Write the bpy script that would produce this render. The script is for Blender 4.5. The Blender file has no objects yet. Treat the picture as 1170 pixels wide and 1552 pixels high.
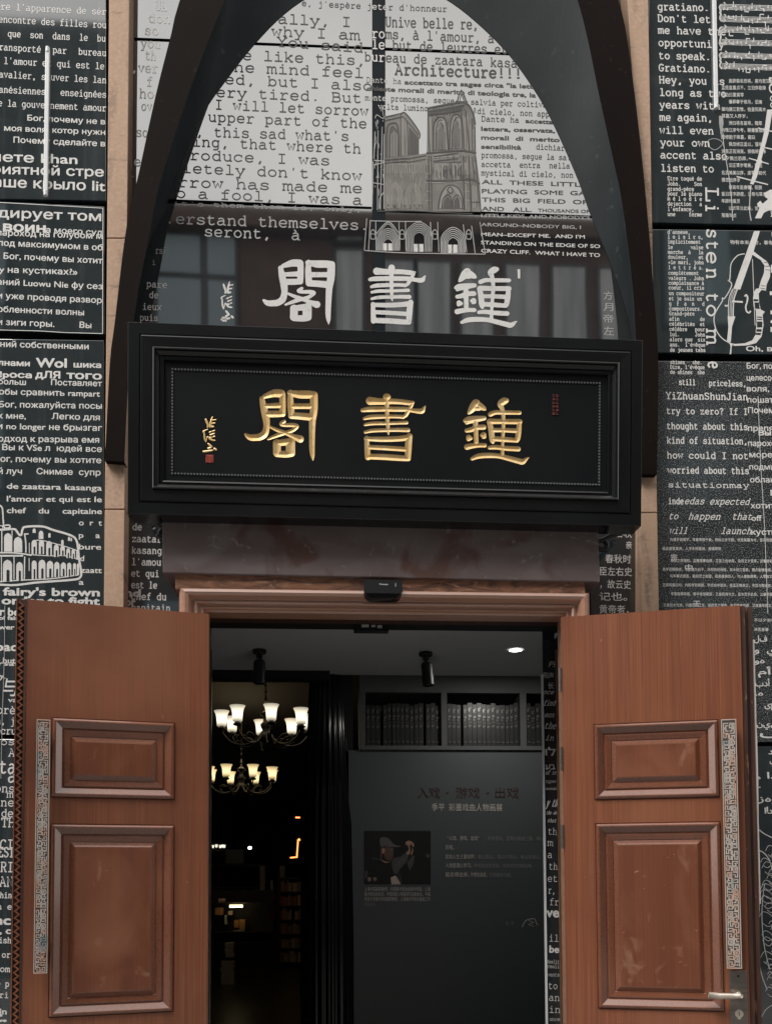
import bpy, bmesh, math, random
import numpy as np
from mathutils import Vector, Matrix
from mathutils.geometry import interpolate_bezier, tessellate_polygon
R = math.radians
random.seed(7)
C = bpy.context.scene.collection
sc = bpy.context.scene

# ------------------------------------------------------------------ camera
F = 1330.0; PPX, PPY = 585.0, 1266.0; W_, H_ = 1170.0, 1552.0
vz = Vector(((437-PPX)/F, (PPY+27660)/F, -1)).normalized()          # world up, in camera axes
hx = 24000.0
hy = PPY-((-F*F-(437-PPX)*hx)/(PPY+27660))
vx = Vector((hx/F, -(hy-PPY)/F, -1)).normalized()
vx = (vx-vz*vx.dot(vz)).normalized()
vy = vz.cross(vx)
ROT = Matrix((vx, vy, vz))
def ray(px, py):
    return ROT @ Vector(((px-PPX)/F, -(py-PPY)/F, -1))
_d = ray(584, 1000)
CAM = Vector((-_d.x/_d.y*3.9, -3.9, 1.55))
cd = bpy.data.cameras.new('camera'); cam = bpy.data.objects.new('camera', cd); C.objects.link(cam)
cam.matrix_world = Matrix.Translation(CAM) @ ROT.to_4x4()
cd.sensor_fit = 'VERTICAL'; cd.sensor_height = 36.0; cd.lens = 36.0*F/H_
cd.shift_x = (W_/2-PPX)/H_; cd.shift_y = (PPY-H_/2)/H_
cd.clip_start = 0.05; cd.clip_end = 500
sc.camera = cam

# ------------------------------------------------------------------ light
w = bpy.data.worlds.new('World'); sc.world = w; w.use_nodes = True
nt = w.node_tree; bg = nt.nodes['Background']
sky = nt.nodes.new('ShaderNodeTexSky'); sky.sky_type = 'NISHITA'; sky.sun_disc = False
SUN_EL, SUN_AZ = R(54), R(232)
sky.sun_elevation = SUN_EL; sky.sun_rotation = SUN_AZ; sky.dust_density = 2.0; sky.air_density = 1.6; sky.ozone_density = 1.0
hsv = nt.nodes.new('ShaderNodeHueSaturation'); hsv.inputs['Saturation'].default_value = 0.12
nt.links.new(sky.outputs[0], hsv.inputs['Color']); 
cloud = nt.nodes.new('ShaderNodeMix'); cloud.data_type = 'RGBA'; cloud.inputs[0].default_value = 0.6      # high even overcast over the sky
cloud.inputs[7].default_value = (6.6, 6.4, 6.0, 1); 
ctc = nt.nodes.new('ShaderNodeTexCoord'); cnz = nt.nodes.new('ShaderNodeTexNoise'); cnz.inputs['Scale'].default_value = 2.6; cnz.inputs['Detail'].default_value = 5
nt.links.new(ctc.outputs['Generated'], cnz.inputs['Vector']); crp = nt.nodes.new('ShaderNodeValToRGB'); nt.links.new(cnz.outputs[0], crp.inputs[0])
crp.color_ramp.elements[0].position = .33; crp.color_ramp.elements[0].color = (4.7, 4.6, 4.4, 1); crp.color_ramp.elements[1].position = .68; crp.color_ramp.elements[1].color = (8.6, 8.3, 7.7, 1)
nt.links.new(crp.outputs[0], cloud.inputs[7]); nt.links.new(hsv.outputs[0], cloud.inputs[6]); nt.links.new(cloud.outputs[2], bg.inputs['Color'])
bg.inputs['Strength'].default_value = 0.15
sl = bpy.data.lights.new('sun', 'SUN'); sl.energy = 1.5; sl.angle = R(28); sl.color = (1, .95, .88)
so = bpy.data.objects.new('sun', sl); C.objects.link(so)
sdir = Vector((math.sin(SUN_AZ)*math.cos(SUN_EL), math.cos(SUN_AZ)*math.cos(SUN_EL), math.sin(SUN_EL)))
so.rotation_euler = sdir.to_track_quat('Z', 'Y').to_euler()
sc.view_settings.view_transform = 'Standard'; sc.view_settings.look = 'None'
sc.view_settings.gamma = 1; sc.view_settings.exposure = 1.08

# ------------------------------------------------------------------ helpers
def P(px, py, Y=0.0):
    d = ray(px, py); t = (Y-CAM.y)/d.y
    return CAM+d*t
def Pz(px, py, z):
    d = ray(px, py); t = (z-CAM.z)/d.z
    return CAM+d*t
def Ppl(px, py, o, n):
    d = ray(px, py); t = (o-CAM).dot(n)/d.dot(n)
    return CAM+d*t
def mpp(px, py, Y): return (P(px, py-10, Y)-P(px, py, Y)).length/10

class MB:
    def __init__(s): s.v = []; s.f = []; s.m = []
    def face(s, pts, m=0):
        b = len(s.v); s.v += [tuple(p) for p in pts]; s.f.append(tuple(range(b, b+len(pts)))); s.m.append(m)
    def poly(s, vs, fs, m=0):
        b = len(s.v); s.v += [tuple(p) for p in vs]
        for f in fs: s.f.append(tuple(b+i for i in f)); s.m.append(m)
    def box(s, a, b, m=0):
        (x0, y0, z0), (x1, y1, z1) = a, b
        vs = [(x0,y0,z0),(x1,y0,z0),(x1,y1,z0),(x0,y1,z0),(x0,y0,z1),(x1,y0,z1),(x1,y1,z1),(x0,y1,z1)]
        s.poly(vs, [(0,3,2,1),(4,5,6,7),(0,1,5,4),(1,2,6,5),(2,3,7,6),(3,0,4,7)], m)
    def obox(s, o, u, v, n, m=0):                    # oriented box, o = corner
        vs = [o, o+u, o+u+v, o+v, o+n, o+u+n, o+u+v+n, o+v+n]
        s.poly(vs, [(0,3,2,1),(4,5,6,7),(0,1,5,4),(1,2,6,5),(2,3,7,6),(3,0,4,7)], m)
    def cyl(s, a, b, r0, r1=None, n=16, m=0, cap=True):
        a = Vector(a); b = Vector(b); r1 = r0 if r1 is None else r1
        d = (b-a).normalized(); t = Vector((0,0,1)) if abs(d.z) < .9 else Vector((1,0,0))
        u = d.cross(t).normalized(); v = d.cross(u)
        vs = []
        for (c, r) in ((a, r0), (b, r1)):
            for k in range(n):
                an = 2*math.pi*k/n; vs.append(c+u*(r*math.cos(an))+v*(r*math.sin(an)))
        fs = [(k, (k+1) % n, n+(k+1) % n, n+k) for k in range(n)]
        if cap: fs += [tuple(range(n)), tuple(range(2*n-1, n-1, -1))]
        s.poly(vs, fs, m)
    def lathe(s, c, prof, n=20, m=0):                # prof: (r, z) list
        c = Vector(c); vs = []; fs = []
        for (r, z) in prof:
            for k in range(n):
                an = 2*math.pi*k/n; vs.append(c+Vector((r*math.cos(an), r*math.sin(an), z)))
        for i in range(len(prof)-1):
            for k in range(n): fs.append((i*n+k, i*n+(k+1) % n, (i+1)*n+(k+1) % n, (i+1)*n+k))
        s.poly(vs, fs, m)
    def tube(s, pts, r, n=8, m=0):
        pts = [Vector(p) for p in pts]; vs = []; fs = []
        rr = r if isinstance(r, (list, tuple)) else [r]*len(pts)
        for i, p in enumerate(pts):
            d = (pts[min(i+1, len(pts)-1)]-pts[max(i-1, 0)]).normalized()
            t = Vector((0,0,1)) if abs(d.z) < .95 else Vector((1,0,0))
            u = d.cross(t).normalized(); v = d.cross(u)
            for k in range(n):
                an = 2*math.pi*k/n; vs.append(p+u*(rr[i]*math.cos(an))+v*(rr[i]*math.sin(an)))
        for i in range(len(pts)-1):
            for k in range(n): fs.append((i*n+k, i*n+(k+1) % n, (i+1)*n+(k+1) % n, (i+1)*n+k))
        fs += [tuple(range(n)), tuple(range(len(vs)-1, len(vs)-n-1, -1))]
        s.poly(vs, fs, m)
    def rings(s, M, rect, prof, m=0, fill=True, mfill=None):   # nested rectangles; M(u, v, d)
        x0, y0, x1, y1 = rect
        q = []
        for (i, d) in prof:
            q.append([M(x0+i, y0+i, d), M(x1-i, y0+i, d), M(x1-i, y1-i, d), M(x0+i, y1-i, d)])
        for a, b in zip(q, q[1:]):
            for k in range(4): s.face([a[k], a[(k+1) % 4], b[(k+1) % 4], b[k]], m)
        if fill: s.face(q[-1], m if mfill is None else mfill)
    def build(s, name, mats, parent=None, smooth=False, bevel=0):
        me = bpy.data.meshes.new(name); me.from_pydata(s.v, [], s.f)
        if not isinstance(mats, (list, tuple)): mats = [mats]
        for x in mats: me.materials.append(x)
        if len(mats) > 1: me.polygons.foreach_set('material_index', s.m)
        if smooth: me.polygons.foreach_set('use_smooth', [True]*len(me.polygons))
        me.update()
        o = bpy.data.objects.new(name, me); C.objects.link(o)
        if parent: o.parent = parent
        if bevel:
            b = o.modifiers.new('bevel', 'BEVEL'); b.width = bevel; b.segments = 2; b.limit_method = 'ANGLE'
        return o
def tag(o, label=None, cat=None, group=None, kind=None):
    if label: o['label'] = label
    if cat: o['category'] = cat
    if group: o['group'] = group
    if kind: o['kind'] = kind
    return o
def empty(name, label=None, cat=None, group=None, kind=None):
    o = bpy.data.objects.new(name, None); C.objects.link(o); return tag(o, label, cat, group, kind)
def copy_tree(o, parent=None):
    c = o.copy(); C.objects.link(c)
    if parent: c.parent = parent
    for ch in o.children: copy_tree(ch, c)
    return c

# ------------------------------------------------------------------ materials
def mat(name, col, rough=.5, metal=0.0, ior=1.45, emit=None, estr=0, noise=None, bump=None, coat=0):
    """noise: list of (scale xyz, detail, low, high, colour2) mixes laid over the base colour"""
    m = bpy.data.materials.new(name); m.use_nodes = True; t = m.node_tree; b = t.nodes['Principled BSDF']
    b.inputs['Base Color'].default_value = (*col, 1); b.inputs['Roughness'].default_value = rough
    b.inputs['Metallic'].default_value = metal; b.inputs['IOR'].default_value = ior
    if coat: b.inputs['Coat Weight'].default_value = coat; b.inputs['Coat Roughness'].default_value = .1; b.inputs['Coat IOR'].default_value = 1.5 if coat < .95 else 1.62
    if emit: b.inputs['Emission Color'].default_value = (*emit, 1); b.inputs['Emission Strength'].default_value = estr
    tc = t.nodes.new('ShaderNodeTexCoord')
    def nz(scale, detail, dist=0):
        mp = t.nodes.new('ShaderNodeMapping'); mp.inputs['Scale'].default_value = scale
        t.links.new(tc.outputs['Object'], mp.inputs[0])
        n = t.nodes.new('ShaderNodeTexNoise'); n.inputs['Scale'].default_value = 1; n.inputs['Detail'].default_value = detail
        n.inputs['Distortion'].default_value = dist
        t.links.new(mp.outputs[0], n.inputs['Vector']); return n
    last = None
    for (scale, detail, lo, hi, c2, *rest) in (noise or []):
        n = nz(scale, detail, rest[0] if rest else 0)
        mr = t.nodes.new('ShaderNodeMapRange'); mr.inputs[1].default_value = lo; mr.inputs[2].default_value = hi
        t.links.new(n.outputs[0], mr.inputs[0])
        mx = t.nodes.new('ShaderNodeMix'); mx.data_type = 'RGBA'
        t.links.new(mr.outputs[0], mx.inputs[0])
        if last: t.links.new(last, mx.inputs[6])
        else: mx.inputs[6].default_value = (*col, 1)
        mx.inputs[7].default_value = (*c2, 1); last = mx.outputs[2]
    if last: t.links.new(last, b.inputs['Base Color'])
    if bump:
        scale, detail, strength, dist = bump
        n = nz(scale, detail); bp = t.nodes.new('ShaderNodeBump'); bp.inputs['Strength'].default_value = strength
        bp.inputs['Distance'].default_value = dist
        t.links.new(n.outputs[0], bp.inputs['Height']); t.links.new(bp.outputs[0], b.inputs['Normal'])
    return m
M = {}
M['glass'] = mat('dark_coated_glass', (.016,.025,.029), .04, ior=2.2,
    noise=[((1.5,1,.35), 6, .5, .85, (.030,.041,.046)), ((16,1,.7), 6, .55, .80, (.062,.072,.077)), ((2.5,1,9), 5, .62, .8, (.05,.058,.062))], bump=((1.2,1.2,1.2), 2, .05, .02))
M['pane'] = mat('mirror_coated_glass', (.012,.014,.016), .03, ior=2.85,
    noise=[((2,1,.6), 6, .5, .9, (.03,.032,.033))], bump=((.9,.9,.9), 2, .06, .02))
M['speckle'] = mat('speckled_glass', (.013,.016,.018), .12, ior=2.0,
    noise=[((1.2,1,1.2), 4, .45, .75, (.022,.026,.028)), ((210,1,210), 2, .55, .68, (.34,.36,.37))])
M['white'] = mat('white_vinyl', (.72,.71,.70), .6, noise=[((6,6,6), 5, .5, .8, (.60,.60,.60)), ((30,30,30), 3, .6, .75, (.52,.52,.52))])
M['grey'] = mat('grey_vinyl', (.30,.30,.30), .6)
M['dim'] = mat('dim_grey_vinyl', (.42,.42,.42), .6, noise=[((5,5,5), 4, .45, .7, (.25,.25,.25))])
M['sky_contrast'] = mat('dark_sky_contrast', (.05,.049,.046), .6, noise=[((8,8,8), 4, .4, .75, (.085,.083,.078))])  # letters darkened in colour to stand against the mirrored bright sky
M['stone'] = mat('tan_stone', (.53,.355,.25), .8, noise=[((1.6,1.6,1.1), 6, .42, .75, (.41,.28,.20)), ((14,14,3), 6, .56, .76, (.25,.175,.135)), ((60,60,60), 2, .45, .75, (.56,.39,.285)), ((5,5,20), 6, .64, .74, (.20,.15,.12), 1)],
    bump=((90,90,90), 3, .25, .004))
M['arch'] = mat('brown_steel', (.0075,.005,.0045), .66, ior=1.12, noise=[((4,4,1), 5, .4, .8, (.0125,.0078,.0068)), ((40,40,40), 3, .68, .74, (.03,.022,.019))])
M['slate'] = mat('slate_steel', (.015,.020,.023), .5, ior=1.25, noise=[((3,3,3), 6, .35, .75, (.027,.034,.038)), ((25,25,25), 4, .64, .74, (.045,.052,.055))], bump=((12,12,12), 4, .08, .004))
M['black'] = mat('black_wall', (.012,.014,.015), .6)
M['lacquer'] = mat('black_lacquer', (.0045,.0055,.0065), .2, ior=1.5, noise=[((3,3,3), 5, .45, .8, (.008,.009,.010))], bump=((40,40,40), 3, .03, .002))
M['board'] = mat('black_board', (.0065,.008,.009), .34, ior=1.3, noise=[((3,3,3), 5, .45, .8, (.010,.011,.012))])
M['gold'] = mat('gold_leaf', (.80,.53,.22), .34, metal=.35, noise=[((18,18,18), 4, .4, .7, (.86,.64,.34)), ((50,50,50), 5, .58, .75, (.62,.36,.13))], bump=((70,70,70), 3, .15, .002))
M['red'] = mat('seal_red', (.42,.06,.035), .6, noise=[((60,60,60), 3, .45, .65, (.2,.03,.02))])
M['darkred'] = mat('seal_dark_red', (.16,.03,.025), .6, noise=[((60,60,60), 3, .45, .65, (.07,.015,.012))])
M['plate'] = mat('patinated_steel', (.155,.118,.117), .42, metal=.15,
    noise=[((3,3,5), 7, .4, .7, (.20,.165,.163), 1.2), ((4,4,4), 6, .54, .66, (.12,.066,.055), 1), ((16,16,16), 6, .62, .74, (.27,.235,.23), 1.5)], bump=((25,25,25), 4, .1, .003))
M['burl'] = mat('burl_wood', (.27,.125,.072), .4, noise=[((6,9,26), 8, .4, .65, (.10,.048,.033), 2.0), ((9,9,30), 6, .58, .7, (.42,.24,.16), 2)], coat=.25)
M['frame'] = mat('frame_wood', (.46,.25,.175), .3, noise=[((1.2,20,40), 6, .4, .7, (.37,.19,.13))], coat=1)
M['wood'] = mat('door_wood', (.262,.087,.040), .42, noise=[((150,150,.8), 5, .40, .62, (.18,.058,.028)), ((16,16,.4), 6, .42, .66, (.175,.057,.028)), ((420,420,2.5), 3, .5, .7, (.28,.105,.052)), ((1.6,1.6,1.0), 6, .48, .74, (.275,.105,.055)), ((1.1,1.1,1.6), 5, .55, .78, (.15,.052,.028)), ((40,40,18), 5, .745, .79, (.38,.21,.13))],
    coat=.35, bump=((160,160,3), 4, .05, .0015))
M['woodpanel'] = mat('worn_panel_wood', (.19,.064,.031), .36, noise=[((150,150,.8), 5, .40, .62, (.155,.050,.025)), ((16,16,.5), 6, .42, .66, (.15,.049,.025)), ((4,4,2.6), 8, .50, .74, (.25,.10,.056), .5), ((13,13,8), 8, .62, .76, (.31,.155,.10), .8), ((14,14,40), 6, .71, .77, (.42,.26,.18), 1.5)],
    coat=.35, bump=((160,160,3), 4, .05, .0015))
M['moulding'] = mat('moulding_wood', (.185,.060,.029), .34, noise=[((120,120,120), 4, .42, .62, (.14,.046,.023)), ((3,3,3), 5, .5, .75, (.22,.08,.042))], coat=1)
M['wooddark'] = mat('dark_door_edge', (.055,.026,.019), .5, noise=[((40,40,3), 4, .45, .7, (.10,.045,.03)), ((50,50,14), 3, .68, .74, (.25,.11,.07))])
M['raw'] = mat('bare_primer', (.62,.56,.52), .7)
M['bronze'] = mat('fret_metal', (.62,.56,.51), .36, metal=.2, noise=[((26,26,14), 4, .47, .6, (.66,.45,.36)), ((17,17,10), 3, .60, .70, (.30,.38,.40))])
M['fretbase'] = mat('fret_recess', (.13,.11,.10), .5, metal=.2)
M['steel'] = mat('satin_steel', (.30,.265,.24), .35, metal=.9, noise=[((3,3,60), 4, .4, .7, (.22,.19,.17))])
M['brass'] = mat('pale_lever', (.62,.55,.47), .35, metal=.5)
M['plastic'] = mat('black_plastic', (.013,.014,.016), .35)
M['label'] = mat('grey_label', (.42,.42,.40), .6)
M['tube'] = mat('white_tube', (.74,.76,.78), .35)
M['alu'] = mat('aluminium', (.6,.6,.6), .25, metal=.95, noise=[((30,30,6), 4, .4, .7, (.25,.24,.23))])
M['ceil'] = mat('grey_ceiling', (.70,.73,.75), .85)
M['ceil2'] = mat('black_ceiling', (.010,.011,.012), .8)
M['floor'] = mat('dark_floor', (.05,.045,.04), .3)
M['ground'] = mat('street_paving', (.24,.236,.23), .8, noise=[((1,1,1), 6, .4, .7, (.19,.187,.18)), ((12,12,12), 4, .5, .8, (.28,.275,.27))])
M['poster'] = mat('dark_grey_board', (.082,.094,.101), .45)
M['posterwall'] = mat('shelf_wall', (.085,.092,.094), .6)
M['wtext'] = mat('pale_print', (.55,.53,.50), .6)
M['dtext'] = mat('dim_print', (.25,.26,.26), .6)
M['rtext'] = mat('dark_red_print', (.050,.020,.019), .6)
M['skin'] = mat('printed_skin', (.42,.25,.18), .6)
M['skin2'] = mat('printed_skin_dim', (.13,.075,.058), .6)
M['cap'] = mat('printed_cap', (.13,.125,.125), .6)
M['pblack'] = mat('printed_black', (.010,.011,.012), .5)
M['pgrey'] = mat('printed_sleeve', (.075,.08,.082), .6)
M['paper'] = mat('printed_paper', (.55,.45,.40), .6)
M['book'] = mat('dark_book_spine', (.02,.022,.024), .35, noise=[((20,20,4), 3, .4, .7, (.035,.035,.037))])
M['bookb'] = mat('book_band', (.20,.20,.195), .3, metal=.4)
M['fluted'] = mat('gloss_black', (.008,.009,.011), .14)
M['iron'] = mat('chandelier_iron', (.008,.008,.008), .4, metal=.2)
M['shade'] = mat('lit_shade', (.8,.75,.6), .5, emit=(1,.91,.70), estr=.5)
M['shade2'] = mat('warm_lit_shade', (.8,.7,.5), .5, emit=(1,.76,.38), estr=.55)
M['lamp'] = mat('downlight_glow', (.9,.9,.9), .5, emit=(1,.95,.86), estr=6)
M['neon'] = mat('orange_glow', (.9,.4,.2), .5, emit=(1,.26,.07), estr=1.6)
M['strip'] = mat('strip_glow', (.9,.9,.6), .5, emit=(1,.86,.45), estr=2.2)
M['goods'] = mat('orange_goods', (.55,.28,.10), .5)
M['goods2'] = mat('pink_goods', (.6,.42,.36), .5)
M['rack'] = mat('dark_shelving', (.035,.025,.02), .5)
M['panelgrey'] = mat('pale_panel', (.5,.5,.48), .7)
M['paper2'] = mat('book_paper', (.42,.40,.36), .7)
M['brick'] = mat('brown_brick', (.07,.045,.038), .85, noise=[((3,3,3), 5, .4, .7, (.10,.06,.05)), ((8,8,30), 4, .5, .7, (.055,.036,.03))])
M['brickp'] = mat('grey_brick', (.06,.062,.064), .85, noise=[((2,2,2), 5, .4, .7, (.11,.105,.10))])
M['wframe'] = mat('dark_window_frame', (.02,.024,.027), .4)
M['wpane'] = mat('blue_grey_blind', (.19,.235,.26), .6)
M['blind'] = mat('pale_blind', (.38,.39,.40), .8, noise=[((6,6,.4), 4, .35, .7, (.20,.21,.22))])

for k_, lo_, hi_ in (('shade', .16, .85), ('shade2', .18, .8)):                     # glass shades: brightest round the bulb
    t_ = M[k_].node_tree; b_ = t_.nodes['Principled BSDF']; tc_ = t_.nodes.new('ShaderNodeTexCoord'); sx_ = t_.nodes.new('ShaderNodeSeparateXYZ'); cr_ = t_.nodes.new('ShaderNodeValToRGB')
    t_.links.new(tc_.outputs['Generated'], sx_.inputs[0]); t_.links.new(sx_.outputs[2], cr_.inputs[0])
    e_ = cr_.color_ramp.elements; e_[0].position = 0; e_[0].color = (lo_*.6,)*3+(1,); e_[1].position = 1; e_[1].color = (lo_,)*3+(1,); n_ = e_.new(.38); n_.color = (hi_,)*3+(1,); n_ = e_.new(.62); n_.color = (hi_*.75,)*3+(1,)
    t_.links.new(cr_.outputs[0], b_.inputs['Emission Strength']); b_.inputs['Base Color'].default_value = (.35,.28,.18,1)
# ------------------------------------------------------------------ lettering
def cr(pts, n=6, closed=False):                        # Catmull-Rom through points (tuples of any length)
    pts = [np.array(p, float) for p in pts]; out = []; L = len(pts)
    rng = range(L if closed else L-1)
    for i in rng:
        if closed: a, b, c, d = pts[i-1], pts[i], pts[(i+1) % L], pts[(i+2) % L]
        else: a, b, c, d = pts[max(i-1, 0)], pts[i], pts[i+1], pts[min(i+2, L-1)]
        for k in range(n):
            t = k/n
            out.append(.5*((2*b)+(c-a)*t+(2*a-5*b+4*c-d)*t*t+(3*b-a-3*c+d)*t**3))
    if not closed: out.append(pts[-1])
    return [tuple(p) for p in out]
def ribbon(pts, wd, closed=False):                     # 2-D stroke outline -> verts, quads (mitred)
    q = [pts[0]]
    for p in pts[1:]:
        if math.hypot(p[0]-q[-1][0], p[1]-q[-1][1]) > 1e-6: q.append(p)
    pts = q; L = len(pts)
    if L < 2: return [], []
    vs = []
    for i in range(L):
        if closed: a, b = pts[i-1], pts[(i+1) % L]
        else: a, b = pts[max(i-1, 0)], pts[min(i+1, L-1)]
        p = pts[i]
        d1 = (p[0]-a[0], p[1]-a[1]); d2 = (b[0]-p[0], b[1]-p[1])
        if i == 0 and not closed: d1 = d2
        if i == L-1 and not closed: d2 = d1
        l1 = math.hypot(*d1) or 1; l2 = math.hypot(*d2) or 1
        n1 = (-d1[1]/l1, d1[0]/l1); n2 = (-d2[1]/l2, d2[0]/l2)
        nx, ny = n1[0]+n2[0], n1[1]+n2[1]; ln = nx*nx+ny*ny
        k = 2/ln if ln > .5 else 2
        k = min(k, 1.6)
        ww = wd[i] if isinstance(wd, (list, tuple)) else wd
        vs.append((p[0]+nx*k*ww/2, p[1]+ny*k*ww/2)); vs.append((p[0]-nx*k*ww/2, p[1]-ny*k*ww/2))
    fs = [(2*i, 2*i+1, 2*i+3, 2*i+2) for i in range(L-1)]
    if closed: fs.append((2*L-2, 2*L-1, 1, 0))
    return vs, fs
G = {}                                                  # typewriter glyphs: '~' smooth, '-' straight, 'o' closed smooth
def g(ch, s):
    st = []
    for part in s.split(';'):
        kind = part[0]; p = [tuple(float(v) for v in q.split(',')) for q in part[1:].split()]
        st.append((cr(p, 4, kind == 'o') if kind in '~o' else p, kind == 'o'))
    G[ch] = st
BOWL = '~1.4,3.1 2.2,4 3.3,4.3 4.6,3.6 5.1,2.15 4.6,.7 3.3,0 2.2,.3 1.4,1.2'
BOWR = '~4.7,3.1 3.9,4 2.8,4.3 1.5,3.6 1,2.15 1.5,.7 2.8,0 3.9,.3 4.7,1.2'
ARC = '~1.4,2.9 2.2,3.9 3.4,4.3 4.3,3.8 4.6,2.7 4.6,0'
g('a', '~1.2,3.7 2.4,4.3 3.7,4.1 4.3,3 4.3,.6 4.6,.1 5.5,0;~4.3,2.5 2.5,2.5 1.1,2 .8,1.1 1.4,.1 2.6,0 3.7,.5 4.3,1.2')
g('b', '-.5,6.2 1.4,6.2 1.4,0 .6,0;'+BOWL); g('d', '-3.7,6.2 4.7,6.2 4.7,0 5.5,0;'+BOWR)
g('c', '~4.8,2.9 4.4,3.9 3.2,4.3 1.8,4 .9,2.9 .9,1.4 1.8,.3 3.1,0 5,.8;-4.8,2.8 4.8,4.3')
g('e', '-.9,2.2 5.1,2.2;~5.1,2.2 4.7,3.6 3.6,4.3 2.4,4.2 1.3,3.5 .9,2.1 1.4,.7 2.6,0 3.8,.05 5,.7')
g('f', '~5.2,6 4.3,6.3 3.3,6.1 2.7,5.4 2.6,4.5 2.6,0;-.9,4.2 4.7,4.2;-.9,0 4.5,0')
g('g', '-5.5,4.2 4.7,4.2 4.7,2;~4.7,2 4.7,-.6 4.2,-1.6 3.2,-1.9 1.6,-1.8;'+BOWR)
g('h', '-.6,6.2 1.4,6.2 1.4,0;'+ARC+';-.5,0 2.3,0;-3.7,0 5.5,0')
g('i', '-1.3,4.2 3.1,4.2 3.1,0;-.9,0 5.3,0;-2.95,5.5 2.95,6.4'); g('j', '-1.8,4.2 4,4.2 4,2;~4,2 4,-.8 3.4,-1.7 2.4,-1.9 1.3,-1.7;-3.8,5.5 3.8,6.4')
g('k', '-.6,6.2 1.5,6.2 1.5,0;-4.6,4.2 1.5,1.7;-2.5,2.3 4.8,0;-.6,0 2.2,0;-3.5,4.2 5.3,4.2;-3.7,0 5.5,0')
g('l', '-1.4,6.2 3.1,6.2 3.1,0;-.9,0 5.3,0')
g('m', '-.1,4.2 .9,4.2 .9,0;~.9,3.2 1.5,4.1 2.4,4.2 3,3.5 3.05,0;~3.05,3.2 3.7,4.1 4.5,4.2 5.1,3.5 5.15,0;-.1,0 1.7,0;-2.6,0 3.7,0;-4.7,0 6,0')
g('n', '-.5,4.2 1.4,4.2 1.4,0;'+ARC+';-.5,0 2.3,0;-3.7,0 5.5,0'); g('o', 'o3,4.3 4.4,3.7 5.1,2.15 4.4,.6 3,0 1.6,.6 .9,2.15 1.6,3.7')
g('p', '-.4,4.2 1.4,4.2 1.4,-1.9;'+BOWL+';-.4,-1.9 2.7,-1.9'); g('q', '-5.6,4.2 4.7,4.2 4.7,-1.9;'+BOWR+';-3.4,-1.9 5.6,-1.9')
g('r', '-.9,4.2 2.1,4.2 2.1,0;~2.1,2.6 3,3.8 4,4.3 4.9,4.1 5.2,3.6;-.8,0 4.2,0')
g('s', '~4.7,3.2 4.1,4.1 3,4.3 1.8,4 1.3,3.2 1.8,2.5 3.2,2.2 4.5,1.8 4.9,1 4.2,.2 3,0 1.8,.2 1.1,1;-4.7,3.1 4.7,4.3;-1.1,1.2 1.1,0')
g('t', '-2,5.7 2,3;~2,3 2,1 2.6,.1 3.6,0 5,.6;-.8,4.2 4.6,4.2'); g('u', '-.4,4.2 1.4,4.2 1.4,3;~1.4,3 1.4,1.3 2,.3 3,0 4,.4 4.6,1.2;-3.6,4.2 4.6,4.2 4.6,0 5.5,0')
g('v', '-1,4.2 3,0 5,4.2;-.2,4.2 2,4.2;-4,4.2 5.8,4.2'); g('w', '-.8,4.2 1.8,0 3,3.2 4.2,0 5.2,4.2;-.1,4.2 1.9,4.2;-4.1,4.2 5.9,4.2')
g('x', '-1,4.2 5,0;-5,4.2 1,0;-.4,4.2 2.1,4.2;-3.9,4.2 5.6,4.2;-.4,0 2.1,0;-3.9,0 5.6,0')
g('y', '-1,4.2 3.1,0;-5.1,4.2 2.3,-1.9;-.7,-1.9 3.2,-1.9;-.2,4.2 2,4.2;-4,4.2 5.8,4.2'); g('z', '-1.2,3 1.2,4.2 4.8,4.2 1.1,0 4.9,0 4.9,1.3')
g('A', '-.9,0 3,6 5.1,0;-1.7,2.1 4.4,2.1;-.1,0 2,0;-4,0 5.9,0;-1.6,6 3.2,6'); g('B', '-1.3,0 1.3,6;~1.3,6 3.4,6 4.6,5.4 4.6,3.7 3.3,3.2 1.3,3.2;~3.3,3.2 4.9,2.7 5.1,.9 3.8,0 1.3,0;-.4,6 1.4,6;-.4,0 1.4,0')
g('D', '-1.3,0 1.3,6;~1.3,6 3.2,6 4.7,5 5.1,3 4.7,1 3.2,0 1.3,0;-.4,6 1.4,6;-.4,0 1.4,0'); g('E', '-1.3,0 1.3,6;-.4,6 4.9,6 4.9,4.6;-1.3,3.1 3.6,3.1;-.4,0 5,0 5,1.5')
g('G', '~4.8,5 4,5.9 2.8,6 1.4,5.2 .8,3 1.3,.9 2.8,0 4.8,.6;-4.8,.4 4.8,2.6;-3,2.6 5.7,2.6;-4.8,4.7 4.8,6'); g('H', '-1.2,0 1.2,6;-4.8,0 4.8,6;-1.2,3.1 4.8,3.1;-.3,6 2.2,6;-3.8,6 5.7,6;-.3,0 2.2,0;-3.8,0 5.7,0')
g('I', '-3,0 3,6;-1.2,6 4.8,6;-1.2,0 4.8,0'); g('J', '~4,6 4,1.2 3.2,0 1.8,0 .9,1 .9,2;-2.4,6 5.4,6'); g('L', '-1.9,0 1.9,6;-.6,6 3.4,6;-.6,0 5.3,0 5.3,2')
g('S', '~4.8,4.7 4,5.8 2.8,6 1.4,5.6 1.1,4.4 2,3.4 3.6,2.9 4.9,2 4.7,.7 3.2,0 1.7,.2 1,1.3;-4.8,4.6 4.8,6;-1,1.4 1,0'); g('U', '-1.2,6 1.2,3;~1.2,3 1.2,1.4 2,.2 3,0 4,.2 4.8,1.4 4.8,3 4.8,6;-.2,6 2.2,6;-3.8,6 5.8,6')
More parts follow.
